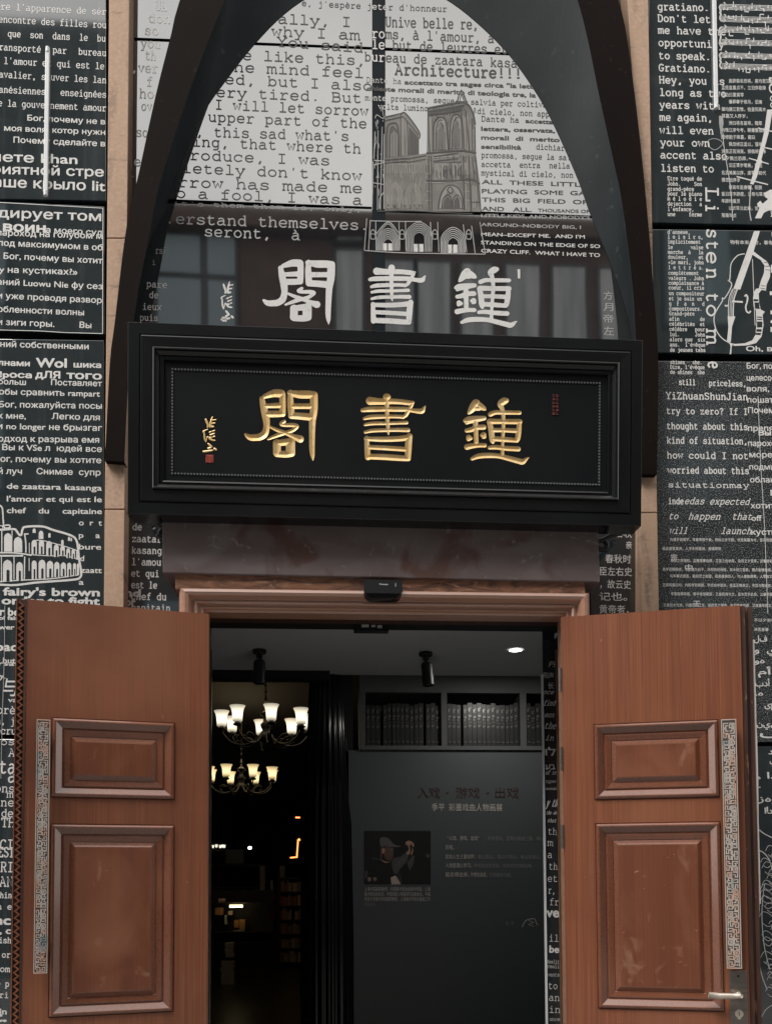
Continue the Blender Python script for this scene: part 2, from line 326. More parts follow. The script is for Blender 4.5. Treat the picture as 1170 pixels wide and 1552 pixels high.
g('Y', '-.9,6 3,2.9 5.1,6;-3,2.9 3,0;-1.5,0 4.5,0;-.1,6 1.8,6;-4.2,6 5.9,6'); g('Z', '-1.2,4.7 1.2,6 4.8,6 1,0 5,0 5,1.5'); g('C', '~4.8,4.6 4.1,5.8 2.8,6 1.4,5.2 .8,3 1.3,.9 2.8,0 4.9,.9;-4.8,4.5 4.8,6')
g('N', '-1.2,0 1.2,6 4.8,0 4.8,6;-.3,6 1.3,6;-3.8,6 5.8,6;-.3,0 2.2,0'); g('R', '-1.3,0 1.3,6;~1.3,6 3.4,6 4.6,5.4 4.6,3.7 3.3,3 1.3,3;-3.2,3 4.7,0 5.8,0;-.4,6 1.4,6;-.4,0 2.3,0'); g('T', '-3,0 3,6;-.7,4.5 .7,6 5.3,6 5.3,4.5;-1.6,0 4.4,0')
g('.', '-3,-.1 3,.9'); g(',', '-3.3,.8 2.4,-1.3'); g("'", '-3,6.4 2.8,4.6'); g('!', '-3,6.2 3,1.8;-3,-.1 3,.9'); g('-', '-1,2.4 5,2.4'); g('?', '~1.2,4.6 1.8,5.8 3.2,6.1 4.6,5.4 4.4,4 3,3 3,1.8;-3,-.1 3,.9')
g('"', '-2,6.4 2,4.6;-4,6.4 4,4.6'); g('«', '-3,3.6 1.4,2.2 3,.8;-5,3.6 3.4,2.2 5,.8')
def acc(ch, base, s):
    g(ch, s); G[ch] = G[base]+G[ch]
acc('é', 'e', '-2.6,5 3.8,6.4'); acc('è', 'e', '-3.4,5 2.2,6.4'); acc('à', 'a', '-3.2,5 2,6.4'); acc('ù', 'u', '-3.4,5 2.2,6.4'); acc('ê', 'e', '-1.9,5 3,6.1 4.1,5')
DOTS = set('.,!i')
class Plane2:                                           # where a line of writing stands on a vertical plane
    def __init__(s, x0, y0, x1, y1, Y, lift=.0006, vert=False):
        A = P(x0, y0, Y-lift); B = P(x1, y1, Y-lift)
        s.A = A; s.len = (B-A).length; s.u = (B-A).normalized()
        s.v = Vector((-s.u.z, 0, s.u.x)); s.k = mpp((x0+x1)/2, (y0+y1)/2, Y)
    def __call__(s, x, y, d=0.0): p = s.A+s.u*x+s.v*y; return (p.x, p.y-d, p.z)
def slab(mb, pl, text, capx, wt, m=0, ital=0.0, pick=None, px=None):
    n = len(text); sx = pl.len/(6*n-.8); sy = capx*pl.k/6; 
    for i, ch in enumerate(text):
        if ch == ' ': continue
        st = G.get(ch) or G.get(ch.lower())
        if not st: continue
        mi = m
        if pick: mi = pick(px[0]+(px[1]-px[0])*(i+.5)/n)
        for si, (pts, cl) in enumerate(st):
            dot = ch in '.!i?,' and len(pts) == 2 and si == len(st)-1
            wdt = wt*1.5 if dot else wt
            asp = sx/sy                                   # keep stroke weight even in both directions
            q = [(p[0]*asp, p[1]) for p in pts]
            vs, fs = ribbon(q, wdt, cl)
            mb.poly([pl((a+i*6*asp+ital*b)*sy, b*sy, .00012*(si+(i % 2)*.5)) for a, b in vs], fs, mi)
_cache = {}
TMP = bpy.data.scenes.new('lettering_workshop'); VL = TMP.view_layers[0]
def outline(ch):                                        # sampled contours of one font glyph
    c = bpy.data.curves.new('t', 'FONT'); c.body = ch
    o = bpy.data.objects.new('t', c); TMP.collection.objects.link(o); VL.update()
    oe = o.evaluated_get(VL.depsgraph); cu = oe.to_curve(VL.depsgraph); cont = []
    for sp in cu.splines:
        bp = sp.bezier_points; pts = []; L = len(bp)
        for k in range(L):
            a, b = bp[k], bp[(k+1) % L]; A, B, h1, h2 = a.co, b.co, a.handle_right, b.handle_left
            d = B-A; l = d.length or 1e-9
            flat = abs(d.x*(h1.y-A.y)-d.y*(h1.x-A.x))/l < 1e-3 and abs(d.x*(h2.y-A.y)-d.y*(h2.x-A.x))/l < 1e-3
            pts += [A[:2]] if flat else [p[:2] for p in interpolate_bezier(A, h1, h2, B, 5)[:-1]]
        if len(pts) > 2: cont.append(np.array(pts, float))
    oe.to_curve_clear(); bpy.data.objects.remove(o); bpy.data.curves.remove(c); return cont
def xmin(cont): return min(p[:, 0].min() for p in cont)
BAR = None
def glyph(ch, bold):                                    # filled union of the contours (non-zero winding), thickened by bold
    global BAR
    key = (ch, bold)
    if key in _cache: return _cache[key]
    if BAR is None: BAR = xmin(outline('|'))
    ck = ('c', ch)
    if ck not in _cache:
        both = outline(ch+'|'); adv = max(p[:, 0].min() for p in both)-BAR if ch != ' ' else .28
        if ch != ' ': adv = [p for p in both][-1][:, 0].min()-BAR
        _cache[ck] = ([] if ch == ' ' else outline(ch), adv)
    cont, adv = _cache[ck]
    if not cont: _cache[key] = ([], [], adv); return _cache[key]
    st = .020; al = np.vstack(cont); x0, y0 = al.min(0)-bold-st; x1, y1 = al.max(0)+bold+st
    xs = np.arange(x0, x1+st, st); ys = np.arange(y0, y1+st, st); X, Y = np.meshgrid(xs, ys)
    Wn = np.zeros(X.shape, int); D2 = np.full(X.shape, 1e9)
    for p in cont:
        q = np.roll(p, -1, 0)
        for (ax, ay), (bx, by) in zip(p, q):
            dx, dy = bx-ax, by-ay; L2 = dx*dx+dy*dy
            if L2 < 1e-12: continue
            t = np.clip(((X-ax)*dx+(Y-ay)*dy)/L2, 0, 1); D2 = np.minimum(D2, (X-ax-dx*t)**2+(Y-ay-dy*t)**2)
            side = dx*(Y-ay)-dy*(X-ax)
            Wn += ((ay <= Y) & (by > Y) & (side > 0)).astype(int); Wn -= ((ay > Y) & (by <= Y) & (side < 0)).astype(int)
    D = np.where(Wn != 0, np.sqrt(D2)+1e-4, -np.sqrt(D2)-1e-6)+bold
    vs, fs = [], []
    def add(poly): b = len(vs); vs.extend((p[0], p[1]) for p in poly); fs.append(tuple(range(b, b+len(poly))))
    for j in range(len(ys)-1):
        run = None
        for i in range(len(xs)-1):
            c = ((xs[i],ys[j],D[j,i]),(xs[i+1],ys[j],D[j,i+1]),(xs[i+1],ys[j+1],D[j+1,i+1]),(xs[i],ys[j+1],D[j+1,i]))
            n_ = sum(p[2] > 0 for p in c)
            if n_ == 4:
                if run is None: run = xs[i]
                continue
            if run is not None: add([(run,ys[j]),(xs[i],ys[j]),(xs[i],ys[j+1]),(run,ys[j+1])]); run = None
            if n_ == 0: continue
            poly = []
            for k in range(4):
                a, b = c[k], c[(k+1) % 4]
                if a[2] > 0: poly.append(a)
                if (a[2] > 0) != (b[2] > 0): t = a[2]/(a[2]-b[2]); poly.append((a[0]+(b[0]-a[0])*t, a[1]+(b[1]-a[1])*t))
            if len(poly) > 2: add(poly)
    _cache[key] = (vs, fs, adv); return _cache[key]
def sans(mb, pl, text, capx, bold, m=0, fit=True):
    x = 0.0; V, Fc = [], []
    for ch in text:
        vs, fs, adv = glyph(ch, bold); b = len(V); V += [(a+x, c) for a, c in vs]; Fc += [tuple(b+k for k in f) for f in fs]; x += adv
    if not V: return
    x0 = min(v[0] for v in V); x1 = max(v[0] for v in V); sy = capx*pl.k/.73; sx = pl.len/(x1-x0) if fit else sy
    mb.poly([pl((v[0]-x0)*sx, v[1]*sy) for v in V], Fc, m)
STY = {'S': ('slab', .52), 'M': ('slab', .80), 'B': ('slab', 1.05), 'H': ('slab', 1.15), 'I': ('ital', .8), 'n': ('sans', .0), 'b': ('sans', .016), 'x': ('sans', .032), 'c': ('sans', .02)}
def han(t): return any('\u4e00' <= q <= '\u9fff' for q in t)
def write(mb, Y, lines, m=0, pick=None):
    for (st, x0, y0, x1, y1, h, text, *rest) in lines:
        pl = Plane2(x0, y0, x1, y1, Y); k, wv = STY[st]; mm = rest[0] if rest else m
        if k == 'sans': sans(mb, pl, text, h, min(wv, .007) if han(text) else wv, mm)
        else: slab(mb, pl, text, h, wv, mm, .35 if k == 'ital' else 0, pick if not rest else None, (x0, x1))
def strokes(mb, Y, lst, wpx, m=0, lift=.0018, smooth=True, closed=False):     # line drawing; lst of pixel polylines
    for i, pts in enumerate(lst):
        ww = wpx; 
        if isinstance(pts[0], (int, float)): ww, pts = pts[0], pts[1]
        pts = [tuple(p) for p in pts]
        if smooth and len(pts) > 2: pts = cr(pts, 5, closed)
        vs, fs = ribbon(pts, ww, closed)
        mb.poly([P(a, b, Y-lift*.4-.00003*(i % 9)) for a, b in vs], fs, m)
def shape(mb, Y, pts, m=0, lift=.0022): mb.face([P(a, b, Y-lift*.4) for a, b in pts], m)

# ------------------------------------------------------------------ setting
s = MB(); s.face([(-60,-60,0),(60,-60,0),(60,-.05,0),(-60,-.05,0)]); tag(s.build('ground', M['ground']), kind='structure')
s = MB(); s.box((-9,-.05,-.2), (9,30,.012)); tag(s.build('interior_floor', M['floor']), kind='structure')

# the facade wall behind everything, with the door opening
XL = P(316.5, 1200, .20).x; XR = P(850, 1200, .20).x; ZT = P(584, 934, -.05).z
s = MB()
s.box((-5,.10,0), (XL-.02,.24,8.5)); s.box((XR+.02,.10,0), (5,.24,8.5)); s.box((XL-.02,.10,ZT+.02), (XR+.02,.24,8.5))
tag(s.build('facade_wall', M['black']), 'black backing wall of the shop front around the doorway', 'wall')

# ------------------------------------------------------------------ glass panels beside the door
def quad_panel(name, x0, x1, ytl, ytr, ybl, ybr, Y, m, tilt=0.0, th=.02):
    a, b, c, d = P(x0, ybl, Y), P(x1, ybr, Y), P(x1, ytr, Y), P(x0, ytl, Y)
    s = MB(); back = Vector((0, th, 0))
    v = [a, b, c, d]
    s.poly(v+[p+back for p in v], [(0,1,2,3),(7,6,5,4),(0,4,5,1),(1,5,6,2),(2,6,7,3),(3,7,4,0)])
    return s
def panel(label, x0, x1, ytl, ytr, ybl, ybr, Y, m):
    root = empty('glass_panel', label, 'glass panel', 'lettered glass panels of the shop front')
    quad_panel('pane', x0, x1, ytl, ytr, ybl, ybr, Y, m).build('pane', m, root, bevel=.002)
    return root
CJ = '帝高阳之苗裔兮朕皇考曰伯庸摄提贞于孟陬惟庚寅吾以降览揆余初度肇锡嘉名正则字灵均纷既有此内美又重修能扈江离与辟芷纫秋兰为佩汩若将不及恐年岁朝搴木夕揽洲宿莽日月忽其淹春代序草零落美人迟暮'
def cjk(n, seed):
    r = random.Random(seed); o = ''
    for i in range(n): o += '，' if i % 7 == 6 else r.choice(CJ)
    return o
YL = 0.0
# left column
pA = panel('dark glass panel with French typewriter lines above Russian ones, behind the upper left light tube', -260, 161, -420, -403, 297, 304, YL, M['glass'])
s = MB()
write(s, YL, [
 ('M',-14,13.5,161,22.5,9.2,"père l'apparence de sér"), ('M',-9,33,161,42.5,9.2,"rencontre des filles rou"), ('M',12,55.5,160,63,9.2,"que  son  dans  le  bu"),
 ('M',-1,75.5,62,79.5,9.2,"ransporté"), ('M',80,80,101,81.5,9.2,"par"), ('M',119,82.5,161,85,9.2,"bureau"), ('M',6,96.5,158,105,9.2,"l'amour et qui est le"),
 ('M',-1,117,161,126,9.2,"avalier, sauver les lan"), ('M',-1,140,69,143.5,9.2,"anésiennes"), ('M',92,144.5,161,148,9.2,"enseignées"), ('M',-10,160,161,168.5,9.2,"le la gouvernement amour"),
 ('b',42,182.5,160,188.5,8.6,"Бог, почему не в"), ('b',7,198,160,204.5,8.6,"моя воля, котор нужн"), ('b',21,216,160,222,9,"Почему сделайте в"),
 ('b',-14,244,118,248.5,14.5,"лете khan"), ('b',-12,263,158,267.5,14.5,"риятной стре"), ('b',-10,282.5,160,289.5,15.5,"аше крыло lit"),
 ('M',-12,-16,160,-7,9.2,"vous le matin dans sa me"), ('M',-12,-37,160,-28,9.2,"que la rivière et les fl")])
s.build('lettering', M['white'], pA)
pB = panel('dark glass panel of bold Russian lines over a dusty lower edge, left of the signboard', -260, 158.5, 294, 313, 489, 506, YL, M['glass'])
s = MB()
write(s, YL, [
 ('b',-3,329,154,335,14.5,"дирует том"), ('x',5,349.5,70,352.5,14,"воин"), ('b',70,352,156,356.5,8.5,"а моего суд"), ('b',-4,356.5,156,362,9,"пароход на голубом м"),
 ('b',-2,372,156,379.5,9.2,"под максимумом в об"), ('b',6,392,156,399.5,9.2,"Бог, почему вы хотит"), ('b',-3,412.5,118,416.5,9.2,"ly на кустиках?»"),
 ('b',-4,431,156,438.5,9.2,"аний Luowu Nie фу сез"), ('b',-3,452,155,459.5,9.2,"и уже проводя развор"), ('b',-3,472.5,128,478,9.2,"обленности волны"), ('b',-3,492,83,495.5,9.2,"и зиги горы."), ('b',121,496.5,139,497.5,9.2,"Вы")])
strokes(s, YL, [[(-40,304.5),(157,315.5)], [(156.5,316),(156,506)], [(-40,499),(60,501.5),(100,504),(156,505.5)]], 1.0, smooth=False)
s.build('lettering', M['white'], pB)
pC = panel('tall dark glass panel with bold Russian lines and an arcaded amphitheatre drawing', -260, 158, 510, 516, 1112, 1114, YL, M['glass'])
s = MB()
write(s, YL, [
 ('b',1,525.5,135,529.5,9.2,"ний собственными"), ('x',-3,553.5,46,555,8.5,"лнами"), ('x',55,556,102,557,14,"Wol"), ('x',112,556.5,154,557.5,8.5,"шика"), ('x',0,571.5,49,573,9,"Ipоса"), ('x',54,572.5,92,573.5,10.5,"дЛЯ"), ('x',101,573.5,155,575,11,"того"),
 ('b',-2,582,40,583.5,8.6,"больш"), ('b',78,583.5,155,585.5,8.8,"Поставляет"), ('b',-1,597.6,152,601,9,"обы сравнить rampart"), ('b',-1,617,155,619.5,9,"Бог, пожалуйста посы"), ('b',-2,634,40,635,9,"к мне,"), ('b',79,635,152,637,9.2,"Легко для"),
 ('b',-3,650,155,653,9.2,"и no longer не брызгаг"), ('b',-2,669,151,671,9.2,"одход к разрыва емя"), ('b',4,682,155,685,9.2,"Вы к VSe л  юдей все"), ('b',-8,699.5,154,702,9.2,"Бог, почему вы хотите"), ('b',-2,718,34,718.8,9.2,"й луч"), ('b',56,718.5,153,720.5,9.2,"Снимае  супр"),
 ('b',11,740.5,155,743.5,8.6,"de zaattara kasanga"), ('b',11,759.8,155,761,8.6,"l'amour et qui est le"), ('b',11,777.5,155,779,8.6,"chef    du    capitaine"),
 ('b',120,796,155,796.5,8.6,"o  r  t"), ('b',120,815,152,815.5,8.6,"p    a"), ('b',120,832.5,154,833,8.6,"bure"), ('b',122,850,128,850.3,8.6,"d"), ('b',123,868,155,868.5,8.6,"zaatt"), ('b',120,886,127.5,886.2,8.6,"a"),
 ('x',5,902,152,903.5,12,"fairy's brown"), ('x',3,915.5,152,917,12,"order to fight"), ('x',-18,932,30,933,12,"her be"), ('x',-14,939,29,939.5,6,"cool fair"),
 ('x',-16,953.5,29,954,7,"power l"), ('x',-16,986,28,986.5,13,"road"), ('b',5,1005,24,1005.5,9,"but"), ('b',-12,1008.5,26,1009,7,"ersal"), ('b',-10,1028,9,1028.3,8,"try."), ('x',5,1053,26,1053,22,"与"), ('b',13,1064,26,1064,7,"va"),
 ('M',-14,1081,23,1082,11,"corè"), ('M',-12,1097,22,1098,10,"sa, j"), ('M',-14,1112,24,1113,10,"secru")])
s.build('lettering', M['white'], pC)
def PX(ox, oy, k): return lambda *p: [(ox+a/k, oy+b/k) for a, b in p]
q = PX(0, 750, 8.667)
s = MB()
strokes(s, YL, [(3.2, q((-60,465),(60,455),(190,450),(225,475),(255,520),(285,525),(300,460),(340,420),(560,415),(700,460),(930,530),(1005,590),(1030,700),(1045,850),(1070,1000),(1060,1080),(960,1115),(500,1150),(200,1185),(-60,1175))),
  (2.2, q((-60,760),(150,760),(310,775),(420,795))), (1.3, q((330,780),(640,800),(860,800),(1040,850))), (2.6, q((-60,800),(200,800),(310,800))),
  (1.4, q((440,600),(560,600),(780,655),(900,690),(1035,740))), (2, q((330,520),(345,640),(345,760))), (1.2, q((390,630),(392,770))), (1.2, q((388,830),(390,1000))), (1.8, q((330,810),(325,1110))),
  (1.6, q((30,470),(30,760))), (1.3, q((165,470),(160,760))), (1.5, q((190,810),(190,1110))), (1.4, q((25,810),(25,1150))), (1.4, q((40,400),(45,450))), (2.2, q((-20,130),(20,150),(40,200),(60,420),(130,430),(130,400),(70,400))),
  (1.3, q((60,420),(0,400),(-30,410))), (2, q((320,515),(380,512))), (1.6, q((0,1140),(300,1120),(700,1100),(1040,1050)))], 2)
def arcf(cx, top, bot, wd): return [(cx-wd/2, bot), (cx-wd/2, top+wd*.55), (cx-wd*.36, top+wd*.2), (cx, top), (cx+wd*.36, top+wd*.2), (cx+wd/2, top+wd*.55), (cx+wd/2, bot)]
ARCS = [(110,500,745,100),(243,550,755,110),(105,850,1140,120),(262,880,1130,85),(545,470,580,60),(455,440,500,40),(655,500,560,30),(825,590,660,32),(912,550,605,28),(942,565,610,20),
  (455,590,780,70),(550,590,780,70),(650,605,800,75),(745,650,815,65),(828,665,800,60),(902,700,830,50),(968,715,840,45),(1022,730,850,32),(455,860,1110,65),(558,850,1100,90),(662,865,1085,85),(752,880,1080,70),(838,885,1070,70),(915,890,1075,55),(985,895,1065,40),(1030,900,1050,30)]
for i, (cx, t, b, wd) in enumerate(ARCS):
    shape(s, YL, q(*arcf(cx, t, b, wd)), 0, .0022)
    if t > 580 and wd > 38: shape(s, YL, q(*arcf(cx+wd*.05, t+(b-t)*.45, b-3, wd*.34)), 1, .0030)
s.build('building_drawing', [M['white'], M['glass']], pC)
pD = panel('lowest dark glass panel at the left, mostly hidden by the open door leaf', -260, 157, 1119, 1121, 1800, 1800, YL, M['glass'])
s = MB()
write(s, YL, [('M',-10,1128.5,22,1129,9,"pos"), ('M',13,1146,22,1146.3,11,"A"), ('M',-14,1171,23,1172,19,"eta"), ('M',12,1185,24,1185.5,19,"a"), ('M',-18,1200,22,1200.5,11,"dons"), ('M',-12,1208,20,1208.5,9,"e m"), ('M',-20,1221,21,1222,11,"lune"), ('M',2,1238,20,1238.3,11,"de"),
 ('M',2,1253,22,1253.3,13,"TH"), ('M',0,1287,20,1287.3,14,"CI"), ('M',-2,1298.5,21,1298.8,14,"ESI"), ('M',1,1321,20,1321.3,14,"RI"), ('M',-12,1343,20,1343.4,14,"MAN"), ('B',-12,1360.5,18,1361,8,"ashin"), ('B',-12,1378,18,1378.3,8,"an e"), ('x',-8,1401,17,1401.3,14,"nc"), ('x',0,1415,17,1415.2,10,", c"), ('B',-14,1429,17,1429.3,8,"irish"), ('B',3,1451,16,1451.2,8,"or"), ('B',-8,1472.5,15,1473,8,"com"), ('B',-12,1495,14,1495.3,8,"re p"), ('B',-8,1512,13,1512.3,8,"ori"), ('x',-8,1537,11,1537.3,9,"ain"), ('x',-10,1548,11,1548.3,16,"t.")])
s.build('lettering', M['white'], pD)
s = MB(); strokes(s, YL, [[(8,918),(7,1000),(4,1090),(2,1180)]], 1.0); s.build('hanging_wire', M['dim'], pC)

# right column
YR = 0.0
qA = [983, 1420]
rA = panel('dark glass panel with a typewriter poem, music staves and a raised hand drawing', 982.5, 1420, -440, -432, 337, 346, YR, M['glass'])
s = MB()
Ll = [("gratiano.",995.7,1073.5,15,16.5),("Don't let",995.7,1075.7,32.5,34.5),("me have the",996.4,1099,50.5,53),("opportunity",996.8,1096,69.5,72.5),("to speak.",997.5,1075.7,89,91),("Gratiano.",997.5,1076,107.5,109.5),("Hey, you as",998,1097,126,128.5),("long as two",998.4,1099.4,144.8,147),("years with",998.4,1090.4,163.7,165.5),("me again,",998.6,1079,182.5,184),("will even",998.6,1080.2,202,203.5),("your own",999.7,1074.6,220.8,222),("accent also",1000,1100.5,239.6,241.5),("listen to",1000.2,1080.7,259.6,260.8),("mister of",995,1074,-4,-2.5)]
write(s, YR, [('B', a, y0, b, y1, 10, t) for t, a, b, y0, y1 in Ll])
for t, y in (("Etre toqué de",273),("John.     Son",281),("grand-père   ",288.8),("pour le piano",296),("m é l o d i e",303.6),("dejection   a",311.4),("l'enfance,   ",319.4),("une     ferme",327.2)):
    write(s, YR, [('B',1011,y,1063,y+.7,5.4,t)])
r_ = random.Random(3)
for i, v in enumerate([545,590,637,685,735,780,828,875,922,970,1018,1065,1112,1162,1210,1260,1305,1352,1400,1448]):
    n = [13,12,6,9,12,7,9,12,9,9,12,7,9,12,5,9,12,5,9,4][i]; x0 = 1093+(11 if i % 3 == 0 else 0); y = v/4.435+2.2
    write(s, YR, [('x', x0, y, x0+n*5.6, y+.5, 5.0, cjk(n, i))])
write(s, YR, [('x',1165,125,1185,125.4,8,"Di"), ('x',1165,141,1185,141,14,"○o"), ('M',1166,153,1200,153.4,10,"cone"), ('M',1166,163,1200,163.4,10,"gine"), ('M',1166,328,1200,328.4,8,"her")])
s.build('lettering', M['white'], rA)
s = MB()
q = PX(1060, 0, 8.62)
for (ya, yb, xs) in ((55,120,265),(210,278,270),(350,415,275),(515,580,285),(690,750,285),(830,895,290)):
    sl_ = .03
    for k in range(5):
        y = ya+(yb-ya)*k/4
        strokes(s, YR, [q((xs,y),(1800,y+(1800-xs)*sl_))], .8, smooth=False)
    r2 = random.Random(ya)
    for k in range(26):
        x = xs+110+k*52+r2.randint(-12,12); y = ya+(x-xs)*sl_+r2.uniform(.0,1)*(yb-ya); up = r2.choice((-1,1))
        L_ = r2.choice((30,45,60))
        strokes(s, YR, [(1.3, q((x,y),(x,y+up*L_))), (2.6, q((x-14,y+5),(x+3,y-5)))], 1.2, smooth=False)
        if k % 4 == 0: strokes(s, YR, [(1.6, q((x,y+up*L_),(x+52,y+up*L_+2)))], 1.2, smooth=False)
    strokes(s, YR, [(1.5, q((xs+45,ya-25),(xs+70,ya),(xs+35,(ya+yb)/2),(xs+65,yb-15),(xs+40,yb+5),(xs+45,ya+20)))], 1.5)
for a, b in ((70,260),(365,560),(700,880)):
    strokes(s, YR, [(2.6, q((285,a-15),(258,a+20),(272,(a+b)/2-20),(262,(a+b)/2),(275,(a+b)/2+20),(262,b-20),(290,b+20)))], 2.6)
s.build('music_drawing', M['white'], rA)
s = MB()
q = PX(1060, 180, 8.62)
shape(s, YR, q((880,-120),(950,-120),(900,180),(820,470),(745,760),(700,860),(655,850),(690,740),(770,460),(840,170)), 0, .0021)
strokes(s, YR, [(1.6, q((760,120),(960,170))), (1.6, q((640,515),(900,590))), (1.8, q((480,755),(890,860))), (1.8, q((840,375),(1100,430))), (1.2, q((670,870),(655,1000),(650,1200),(670,1330))), (.9, q((300,180),(320,400),(400,900),(430,1330)))], 1.5, lift=.0026)
shape(s, YR, q((735,560),(790,520),(820,560),(790,600),(750,600)), 0, .0029)
shape(s, YR, q((720,1300),(800,1300),(835,1230),(890,1200),(1100,1180),(1200,1000),(1060,940),(920,925),(840,970),(850,1020),(890,1050),(820,1110),(790,1070),(745,1110),(760,1150),(780,1165)), 0, .0033)
shape(s, YR, q((250,-40),(300,-40),(310,60),(290,160),(285,280),(265,160),(252,60)), 1, .0024)
strokes(s, YR, [(1.0, q((110,290),(130,270),(200,260),(260,280),(300,320),(260,370),(200,405),(140,380),(105,330),(120,280)))], 1, m=1)
s.build('cello_neck_drawing', [M['white'], M['dim']], rA)
rB = panel('dark glass panel with a cello body drawing beside rotated large lettering', 988, 1420, 347.5, 352.5, 534, 541, YR, M['glass'])
s = MB()
for i, (t, v) in enumerate([("d'annexe,     ",240),("l o i s i r s,",272),("implicitement ",305),("le       valse",342),("marche  à   la",375),("douleur,    et",408),("«le mari, john",443),("l e t t r e s.",478),("complètement  ",515),("valeurs». John",550),("complaisance à",582),("coeur, il crie",614),("un compositeur",652),("et je suis un ",687),("g  r  a  n   d",721),("compositeurs. ",755),("Grand-père    ",788),("afin        de",824),("célébrités  et",858),("célèbre   pour",893),("lui.      John",928),("alors que  six",962),("ans.  l'évêque",997),("de jeunes tabs",1032)]):
    x = 1011+i*.16; y = 300+v/4.435
    write(s, YR, [('B', x, y, x+53.5, y+.6, 5.2, t)])
write(s, YR, [('b',1130,532,1210,532.5,8,"Oh, верси"), ('x',1106,369.5,1178,370.5,5,"物有本末土兮，事有字"), ('x',1169,358,1185,358.4,8,"цел"), ('x',1168,413,1200,413.4,12,"Il"), ('x',1166,447,1190,447.4,7,"в"), ('x',1167,476,1190,476.4,7,"п"), ('x',1167,490,1190,490.4,7,"об"), ('x',1167,503,1190,503.4,7,"В")])
s.build('lettering', M['white'], rB)
s = MB()
q = PX(1060, 340, 7.055)
strokes(s, YR, [(1.5, q((480,315),(410,330),(355,385),(330,440),(325,520),(318,595),(305,600),(335,625),(338,660),(305,730),(260,795),(240,785),(240,820),(190,900),(155,980),(155,1060),(185,1150),(240,1220),(320,1270))),
  (1.3, q((315,1275),(420,1285),(520,1270))), (1.0, q((562,370),(575,700),(590,1080))), (2.4, q((478,770),(495,755),(510,780),(505,830),(490,880),(500,930),(525,945),(545,925))), (2.0, q((270,860),(280,875),(300,865))), (1.4, q((560,320),(620,345),(690,390)))], 1.5)
shape(s, YR, q((580,72),(642,72),(575,290),(432,698),(358,690),(495,310)), 0, .0026)
strokes(s, YR, [(.8, q((362,690),(330,800),(320,990))), (.8, q((378,692),(345,800),(335,990))), (.8, q((392,694),(360,800),(350,990))), (1.2, q((350,690),(310,810),(305,990))), (1.2, q((402,696),(365,810),(358,990)))], 1, lift=.002)
shape(s, YR, q((345,815),(460,820),(460,840),(345,832)), 0, .003)
shape(s, YR, q((297,985),(380,985),(345,1090),(330,1265),(290,1250),(305,1100)), 0, .003)
shape(s, YR, q((318,1268),(355,1275),(340,1310),(335,1388),(318,1388),(328,1310)), 0, .0034)
rib = [q((575,290),(640,340),(720,400),(755,470),(750,560),(715,640),(705,710),(660,700),(630,740),(632,830),(650,910),(695,935),(672,965),(680,1080),(660,1200),(600,1270),(500,1295),(360,1300),(360,1280),(480,1272),(560,1240),(595,1180),(605,1050),(598,920),(575,880),(568,790),(580,720),(600,690),(630,685),(650,610),(685,520),(690,440),(650,380),(560,325))]
s.face([P(a, b, YR-.001) for a, b in rib[0]], 0)
for pts in (((575,800),(625,802),(625,822),(575,822)), ((582,835),(632,835),(640,905),(590,900)), ((610,985),(665,988),(665,998),(610,996)), ((610,1010),(665,1012),(665,1022),(610,1020)), ((610,1040),(668,1040),(666,1100),(612,1102)), ((606,1120),(662,1122),(658,1148),(603,1146)), ((598,1160),(655,1162),(648,1185),(595,1180))):
    shape(s, YR, q(*pts), 1, .0032)
strokes(s, YR, [(.7, q((650,655),(705,660))), (.7, q((645,680),(700,690))), (.7, q((700,485),(750,490))), (.7, q((695,450),(745,445))), (.7, q((685,410),(735,400)))], .7, m=1, lift=.0034, smooth=False)
s.build('cello_drawing', [M['white'], M['glass']], rB)
rC = panel('speckled dark glass panel with slab and italic lines over rows of small characters', 994, 1420, 547, 551, 1124, 1125, YR, M['speckle'])
s = MB()
for t, v in (("shines   she. ",1115),("Dire, l'évêque",1148),("de shines  she",1182)):
    write(s, YR, [('B', 1015, 300+v/4.435, 1067, 300+v/4.435+.5, 5.2, t)])
